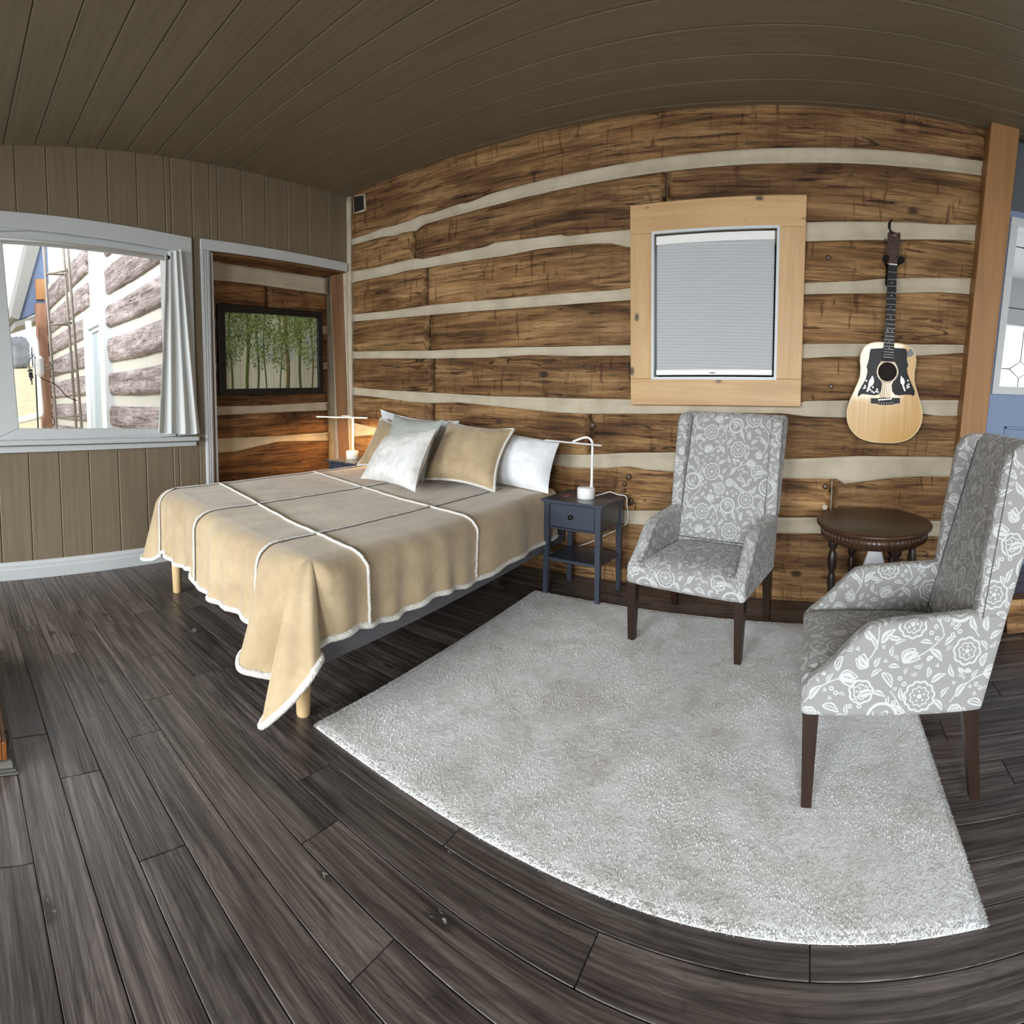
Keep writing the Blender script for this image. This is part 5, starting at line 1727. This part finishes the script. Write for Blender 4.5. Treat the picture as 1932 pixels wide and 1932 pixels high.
# neck and fingerboard
nut = Vector(G(1684.5, 500)) - guitar.location
ends = gp(486, 782)
nw, ew = .0235, .0300
nx = nut.x
fb = [(nx - nw, nut.z), (nx + nw, nut.z), (hc.x + ew - .0, ends[1] - .002), (hc.x - ew + .0, ends[1] - .002)]
o = MB().prism(fb, lambda a, b: (a, -.010, b), lambda a, b: (a, .0, b)).build('fingerboard', flat('rosewood', (34, 28, 27), .5, spec=.2, var=.15), guitar)
nk = [(nx - nw + .001, nut.z + .01), (nx + nw - .001, nut.z + .01), (hc.x + ew - .004, GS - .002), (hc.x - ew + .004, GS - .002)]
MB().prism(nk, lambda a, b: (a, .0, b), lambda a, b: (a * .98, .030, b)).build('neck', M['mahogany'], guitar)
L_ = (nut.z - gp(445, 1246)[1])
mb = MB()
md = MB()
for i in range(1, 21):
    z = nut.z - L_ * (1 - 2 ** (-i / 12))
    if z < ends[1]: break
    t = (nut.z - z) / (nut.z - ends[1])
    cx = lerp(nx, hc.x, t); w_ = lerp(nw, ew, t)
    o = MB().box(cx - w_, cx + w_, -.0118, -.0095, z - .0012, z + .0012).build('fret', M['chrome'], guitar)
    if i in (3, 5, 7, 9, 12, 15, 17):
        z2 = nut.z - L_ * (1 - 2 ** (-(i - .5) / 12))
        for dx_ in ((-.012, .012) if i == 12 else (0,)):
            q_ = MB().lathe([(.001, 0), (.0034, 0), (.0034, .0008), (.001, .0008)], 10).build('fret_marker', M['inlay'], guitar)
            q_.matrix_local = Matrix.Translation((cx + dx_, -.0102, z2)) @ Matrix.Rotation(PI / 2, 4, 'X')
MB().box(nx - nw, nx + nw, -.013, .004, nut.z - .003, nut.z + .004, .001).build('nut', M['inlay'], guitar)
# headstock
ht = Vector(G(1685.2, 436)) - guitar.location
HH = ht.z - nut.z
hw0, hw1 = .030, .0365
hs = [(nx - nw, nut.z + .004), (nx + nw, nut.z + .004), (nx + hw0 + .002, nut.z + HH * .22), (nx + hw1, ht.z - .012), (nx + hw1 - .006, ht.z), (nx + .012, ht.z - .004), (nx, ht.z + .001), (nx - .012, ht.z - .004), (nx - hw1 + .006, ht.z), (nx - hw1, ht.z - .012), (nx - hw0 - .002, nut.z + HH * .22)]
MB().prism(hs, lambda a, b: (a, -.004 + (b - nut.z) * .08, b), lambda a, b: (a, .014 + (b - nut.z) * .08, b)).build('headstock', M['mahogany'], guitar)
for s_ in (-1, 1):
    for i in range(3):
        z = ht.z - .047 - i * (HH - .075) * .40
        yb = (z - nut.z) * .08
        MB().lathe([(.001, -.006), (.0045, -.006), (.0055, 0), (.003, .004), (.003, .012), (.001, .012)], 10).build('tuning_post', M['chrome'], guitar).matrix_local = Matrix.Translation((nx + s_ * .019, -.006 + yb, z)) @ Matrix.Rotation(PI / 2, 4, 'X')
        tp = MB().tube([(nx + s_ * .034, .006 + yb, z), (nx + s_ * .043, .006 + yb, z)], .0025, 6)
        tp.lathe([(.001, -.008), (.006, -.007), (.0085, 0), (.006, .007), (.001, .008)], 10, (nx + s_ * .048, .006 + yb, z), .55, .8)
        tp.build('tuning_peg', M['chrome'], guitar)
mb = MB()
lz = ht.z - .022
mb.tube([(nx - .012, -.003 + (lz - nut.z) * .08, lz - .010), (nx - .005, -.003 + (lz - nut.z) * .08, lz + .009)], .0014, 5)
mb.tube([(nx + .003, -.003 + (lz - nut.z) * .08, lz - .010), (nx + .010, -.003 + (lz - nut.z) * .08, lz + .009)], .0014, 5)
mb.tube([(nx - .008, -.003 + (lz - nut.z) * .08, lz - .002), (nx + .004, -.003 + (lz - nut.z) * .08, lz + .003), (nx + .012, -.003 + (lz - nut.z) * .08, lz - .002)], .0012, 5)
mb.build('headstock_emblem', M['inlay'], guitar)
for i in range(6):
    t = (i - 2.5) / 2.5
    a = (nx + t * .018, -.0135, nut.z)
    b_ = gp(445, 1246)
    MB().tube([a, (b_[0] + t * .027, -.0125, b_[1])], .0007 if i > 2 else .001, 4).build('string', M['chrome'], guitar)
# hanger
hg = thing('guitar_hanger', 'black wall hanger holding the guitar by its neck', 'hanger', (gx, D - .03, gb[2] + nut.z))
gz = guitar.location.z + nut.z + .012
ax_ = guitar.location.x + nx
MB().box(ax_ - .022, ax_ + .022, D - .03, D + .0, gz - .10, gz + .02, .005).build('wall_plate', M['black'], hg, True)
for s_ in (-1, 1):
    MB().tube(catmull([(ax_ + s_ * .004, D - .02, gz - .01), (ax_ + s_ * .03, D - .07, gz + .006), (ax_ + s_ * .043, GY + .01, gz + .012), (ax_ + s_ * .043, GY - .025, gz + .016)], 6), [.008] * 13 + [.017] * 3 + [.019] * 3, 12).build('fork_arm', M['black'], hg, True)
sp = [Vector(onY(*p, GY)) for p in ((1685, 440), (1679, 433), (1678, 425), (1679.5, 419), (1683, 414))]
st = MB().tube(catmull(sp, 6), [.006] * 8 + [.0085] * 9 + [.006] * 8, 8).build('strap_end', M['black'], guitar, True)

# ---- brown hearth board on a folded grey mat at the left edge
mat_ = thing('floor_mat', 'folded grey felt mat on the floor at the left edge', 'mat', (-1.95, -.1, 0))
for i in range(3):
    z0 = .004 + i * .007
    mb = MB()
    def _m(u, v):
        x = lerp(-2.6, -1.70 - i * .006, u); y = lerp(-.55, .158 - i * .008, v)
        return (x, y, z0 + .003 * noise.noise((x * 9, y * 9, i)))
    mb.grid(24, 18, _m); mb.grid(24, 18, lambda u, v: (lambda p: (p[0], p[1], p[2] - .0062))(_m(u, v)), flip=True)
    mb.build('felt_layer', flat('grey_felt', (128, 128, 122), .95, var=.12, scale=90), mat_, True)
MB().tube(catmull([(-1.80, .14, .026), (-1.86, .147, .04), (-1.885, .13, .03), (-1.84, .115, .028)], 8), .006, 6).build('fold', flat('grey_felt_edge', (120, 120, 114), .95), mat_, True)
hb = thing('wooden_crate', 'low orange brown wooden crate on the grey mat at the left edge', 'crate', (-2.1, -.2, .022))
W_c = wood('orange_crate_wood', 'x', (128, 74, 34), (168, 108, 58), .45, 18, .15)
MB().box(-2.45, -1.745, .112, .128, .0225, .082, .003).build('side_board', W_c, hb, True)
MB().box(-1.765, -1.745, -.5, .112, .0225, .082, .003).build('end_board', W_c, hb, True)
for i in range(4):
    MB().box(-2.45, -1.75, .115 - .155 * (i + 1), .112 - .155 * i, .082, .096, .003).build('top_board', W_c, hb, True)

# ================================================================== OUTSIDE THE LARGE WINDOW
YE = 2.15     # face of the log wing that runs away from the window
k = NT('dry_winter_grass')
n1 = k.noise(k.coord((1, 1, 1), rnd=False), 1.2, 6, .65)
k.color(k.ramp(n1, [(.3, s2l((166, 152, 116))), (.7, s2l((196, 184, 150)))]))
k.set(Roughness=1)
mb = MB()
mb.grid(40, 40, lambda u, v: (lerp(-170, -4.1, u), lerp(-40, 60, v), -.45 + .085 * max(0, 170 - 165.9 * u - 18) * smoothstep(18, 60, 170 - 165.9 * u) + .05 * noise.noise((u * 20, v * 20, 0))))
lawn = struct(mb.build('lawn', k.m), 'pale dry grass field outside the window', 'lawn')
wing = thing('log_wing', 'weathered log wing of the house outside the window', 'building', (-8.5, YE + .3, -.45))
xl_, xr_ = -12.2, -3.95
wl_ = log_mat('weathered_log', 'x', s2l((88, 79, 79)), s2l((138, 128, 130)), s2l((166, 159, 165)))
k = NT('pale_mortar'); k.color(s2l((186, 182, 172))); k.set(Roughness=.9)
def W(px): return sorted(((onY(x, y, YE)[0], onY(x, y, YE)[2]) for x, y in px), key=lambda q_: q_[0])
MB().box(xl_, xr_, YE + .05, YE + .3, -.45, 3.6).build('wall_core', k.m, wing, True)
ew = [([(190, 520), (306, 477)], [(188, 535), (306, 492)]),
      ([(191, 593), (306, 570)], [(192, 610), (306, 588)]),
      ([(195, 636), (306, 634)], [(195, 657), (306, 657)]),
      ([(200, 693), (306, 712)], [(202, 718), (306, 729)]),
      ([(207, 757), (300, 786)], [(207, 766), (298, 798)])]
# logs as courses between mortar lines, weather worn
zs_up = [(lambda z: [(xl_, z), (xr_, z)])(z) for z in (3.5, 2.95, 2.42, 1.93, 1.50, 1.07, .62, .17, -.42)]
ex_rows = []
gz_ = [3.55, 3.02, 2.52, 2.08, 1.62, 1.18, .76, .32, -.12, -.45]
for i in range(len(gz_) - 1):
    top_ = [(xl_, gz_[i] - .11), (-9, gz_[i] - .07), (-6.5, gz_[i] - .12), (xr_, gz_[i] - .10)]
    bot_ = [(xl_, gz_[i + 1] + .03), (-8, gz_[i + 1] + .06), (-6, gz_[i + 1] + .02), (xr_, gz_[i + 1] + .05)]
    for a0, a1 in ((xl_, -8.16), (-7.16, xr_)):
        o = log_piece(wing, 'x', YE, a0, a1, bot_, top_, wl_, 90 + i + a0, .03)
# window of the wing
wq = [(-8.2, 2.42), (-7.12, 2.42), (-7.12, .30), (-8.2, .30)]
wi_ = [(-7.98, 2.2), (-7.34, 2.2), (-7.34, .56), (-7.98, .56)]
quadframe(wq, wi_, YE - .06, YE + .06, M['white'], wing, 'window_casing')
quadframe(wi_, [(-7.93, 2.14), (-7.39, 2.14), (-7.39, .62), (-7.93, .62)], YE - .01, YE + .05, M['white'], wing, 'window_sash')
k = NT('dim_window'); k.color(s2l((150, 160, 164))); k.set(Roughness=.08)
MB().box(-7.95, -7.36, YE + .02, YE + .03, .58, 2.18).build('window_pane', k.m, wing, True)
# gable end of the porch roof at the far end
XGb = -11.6
gv = [onX(*p, XGb) for p in ((78, 462), (92, 462), (92, 578), (36, 606), (26, 602))]
SB = flat('blue_shingle_siding', (88, 103, 130), .7, var=.12, scale=18)
fa = flat('pale_fascia', (120, 119, 114), .6)
gab = MB()
rl = [onX(*p, XGb) for p in ((74, 462), (30, 603))]
gbx = [(onX(80, 462, XGb)[1], onX(80, 462, XGb)[2] + .25), (YE + .1, onX(92, 462, XGb)[2] + .25), (YE + .1, onX(92, 580, XGb)[2]), (onX(34, 604, XGb)[1], onX(34, 604, XGb)[2])]
gab.prism(gbx, lambda a, b: (XGb, a, b), lambda a, b: (XGb - .25, a, b))
gab.build('gable_siding', SB, wing, True)
f0_, f1_ = onX(52, 462, XGb + .08), onX(20, 598, XGb + .08)
f2_, f3_ = onX(36, 603, XGb + .08), onX(80, 462, XGb + .08)
dz = (f0_[2] - f1_[2]) / (f0_[1] - f1_[1])
ff = [(f0_[1] + .25, f0_[2] + .25 * dz), (f1_[1], f1_[2]), (f2_[1], f2_[2]), (f3_[1] + .25, f3_[2] + .25 * dz)]
MB().prism(ff, lambda a, b: (XGb + .08, a, b), lambda a, b: (XGb - 1.2, a, b)).build('rake_board', fa, wing, True)
s0_, s1_ = onX(28, 607, XGb + .04), onX(90, 579, XGb + .04)
MB().prism([(s0_[1], s0_[2]), (s1_[1] + .4, s1_[2] + .02), (s1_[1] + .4, s1_[2] - .10), (s0_[1], s0_[2] - .12)], lambda a, b: (XGb + .04, a, b), lambda a, b: (XGb - 1.2, a, b)).build('eave_board', fa, wing, True)
v0, v1 = onX(66, 528, XGb + .02), onX(86, 566, XGb + .02)
MB().box(XGb - .05, XGb + .1, v0[1], v1[1], v1[2], v0[2]).build('beam_end', M['timber'], wing, True)
# porch post
p0, p1 = onX(66, 600, XGb + .3), onX(88, 785, XGb + .3)
pst = MB().hexa([(XGb + .3, onX(70, 600, XGb + .3)[1], p0[2] + .3), (XGb + .3, onX(88, 600, XGb + .3)[1], p0[2] + .3), (XGb + .3, onX(100, 785, XGb + .3)[1], -.45), (XGb + .3, onX(81, 785, XGb + .3)[1], -.45)] + [(XGb + .05, onX(70, 600, XGb + .3)[1], p0[2] + .3), (XGb + .05, onX(88, 600, XGb + .3)[1], p0[2] + .3), (XGb + .05, onX(100, 785, XGb + .3)[1], -.45), (XGb + .05, onX(81, 785, XGb + .3)[1], -.45)])
pst.build('porch_post', wood('red_brown_post', 'z', (120, 84, 62), (158, 118, 94), .7, 14, .1), wing, True)
# white drainpipe
XD = XGb + .6
dp = thing('drainpipe', 'white drainpipe bending from the porch eave to the grass', 'drainpipe', onX(72, 700, XD))
MB().tube(catmull([onX(*p, XD) for p in ((54, 606), (55, 618), (63, 636), (67, 650), (70, 690), (74, 740), (77, 772), (75, 783), (60, 788), (34, 794))], 5), .07, 8).build('pipe', M['plastic'], dp, True)
# antenna mast: three rusty legs with rungs
mast = thing('antenna_mast', 'rusty three legged lattice mast outside the window', 'mast', (-4.75, .95, -.45))
XM = -4.75
legs = []
for (x0, y0, x1, y1, off) in ((82, 462, 107, 808, 0), (119, 462, 144, 808, -.02), (127, 458, 154, 808, .14)):
    a, b_ = Vector(onX(x0, y0, XM + off)), Vector(onX(x1, y1, XM + off))
    d_ = (b_ - a)
    a2, b2 = a - d_ * .5, a + d_ * ((a.z + .45) / (a.z - b_.z))
    legs.append((a2, b2))
    MB().tube([a2, b2], .013, 8).build('mast_leg', M['steel'], mast, True)
def at_z(l_, z): t = (l_[0].z - z) / (l_[0].z - l_[1].z); return l_[0].lerp(l_[1], t)
for y in (424, 517, 613, 703, 787, 870):
    z = onX(100, y, XM)[2]
    pa, pb, pc = (at_z(l_, z) for l_ in legs)
    for a, b_ in ((pa, pb), (pb, pc), (pa, pc)):
        MB().tube([a, b_], .009, 6).build('rung', M['steel'], mast, True)
# white radio unit with bracket strapped to the mast
XB = XM + .02
ru = thing('radio_unit', 'white rounded radio unit on a bracket left of the mast', 'radio unit', onX(75, 690, XB))
q0, q1 = onX(67, 672, XB), onX(83, 711, XB)
MB().box(XB - .05, XB + .05, min(q0[1], q1[1]), max(q0[1], q1[1]), q1[2], q0[2], .025).build('housing', M['plastic'], ru, True)
for y in (690, 697):
    MB().tube([onX(82, y, XB), onX(101, y - 2, XB)], .008, 6).build('bracket', M['steel'], ru, True)
MB().tube(catmull([onX(*p, XB) for p in ((76, 712), (84, 717), (97, 722), (108, 728), (126, 748), (146, 756))], 6), .004, 5).build('cable', M['black'], ru, True)
# wind chime in front of the field
XW = -6.2
wc = thing('wind_chime', 'small dark wind chime hanging in front of the dry field', 'wind chime', onX(58, 690, XW))
MB().tube(catmull([onX(*p, XW) for p in ((65, 668), (62, 672), (56, 680), (55, 690), (57, 700))], 6), .006, 5).build('hook', M['darkmetal'], wc, True)
MB().lathe([(.001, 0), (.03, 0), (.03, .02), (.001, .03)], 10, onX(57, 701, XW)).build('disc', M['darkmetal'], wc, True)
MB().tube([onX(66, 672, XW), onX(66.5, 690, XW), (XW, onX(66.5, 690, XW)[1], -.45)], .009, 6).build('hook_pole', M['darkmetal'], wc, True)
for dx_, l_ in ((-2, 10), (0, 16), (2, 24), (3.5, 12)):
    MB().tube([onX(57 + dx_, 702, XW), onX(58 + dx_ * 1.2, 702 + l_, XW)], .007, 6).build('chime_tube', M['darkmetal'], wc, True)
# trees along the far edge of the field, distance haze put into their grey
rt_ = random.Random(4)
tree_m = flat('haze_grey_trees', (122, 126, 132), 1, var=.15, scale=3)
for i, (tx_, ty_, hgt, lab) in enumerate(((-122, 9.6, 6.0, 'leftmost tree in painted haze grey far beyond the dry field'), (-120, 15.6, 6.6, 'middle tree in painted haze grey far beyond the dry field'), (-123, 21.8, 6.0, 'tree in painted haze grey beyond the field, just left of the porch post'))):
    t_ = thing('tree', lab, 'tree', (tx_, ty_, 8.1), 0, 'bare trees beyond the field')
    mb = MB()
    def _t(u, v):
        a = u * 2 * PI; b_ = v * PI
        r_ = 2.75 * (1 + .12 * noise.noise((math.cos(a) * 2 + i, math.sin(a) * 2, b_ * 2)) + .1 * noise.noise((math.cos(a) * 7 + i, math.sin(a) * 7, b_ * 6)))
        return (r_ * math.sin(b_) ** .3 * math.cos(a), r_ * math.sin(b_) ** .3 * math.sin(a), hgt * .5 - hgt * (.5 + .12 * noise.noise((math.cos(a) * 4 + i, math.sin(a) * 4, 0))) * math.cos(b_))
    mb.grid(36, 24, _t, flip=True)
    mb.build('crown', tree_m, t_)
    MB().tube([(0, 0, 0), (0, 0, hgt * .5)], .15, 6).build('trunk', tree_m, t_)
# porch beyond the blue door
pr = MB().box(.2, 4.5, D + .4, 5.7, 2.62, 2.70).box(.2, 4.5, 5.6, 5.7, 2.12, 2.62)
struct(pr.build('porch_roof', flat('grey_porch_soffit', (150, 152, 154), .8)), 'grey porch roof beyond the leaded door light', 'porch roof')
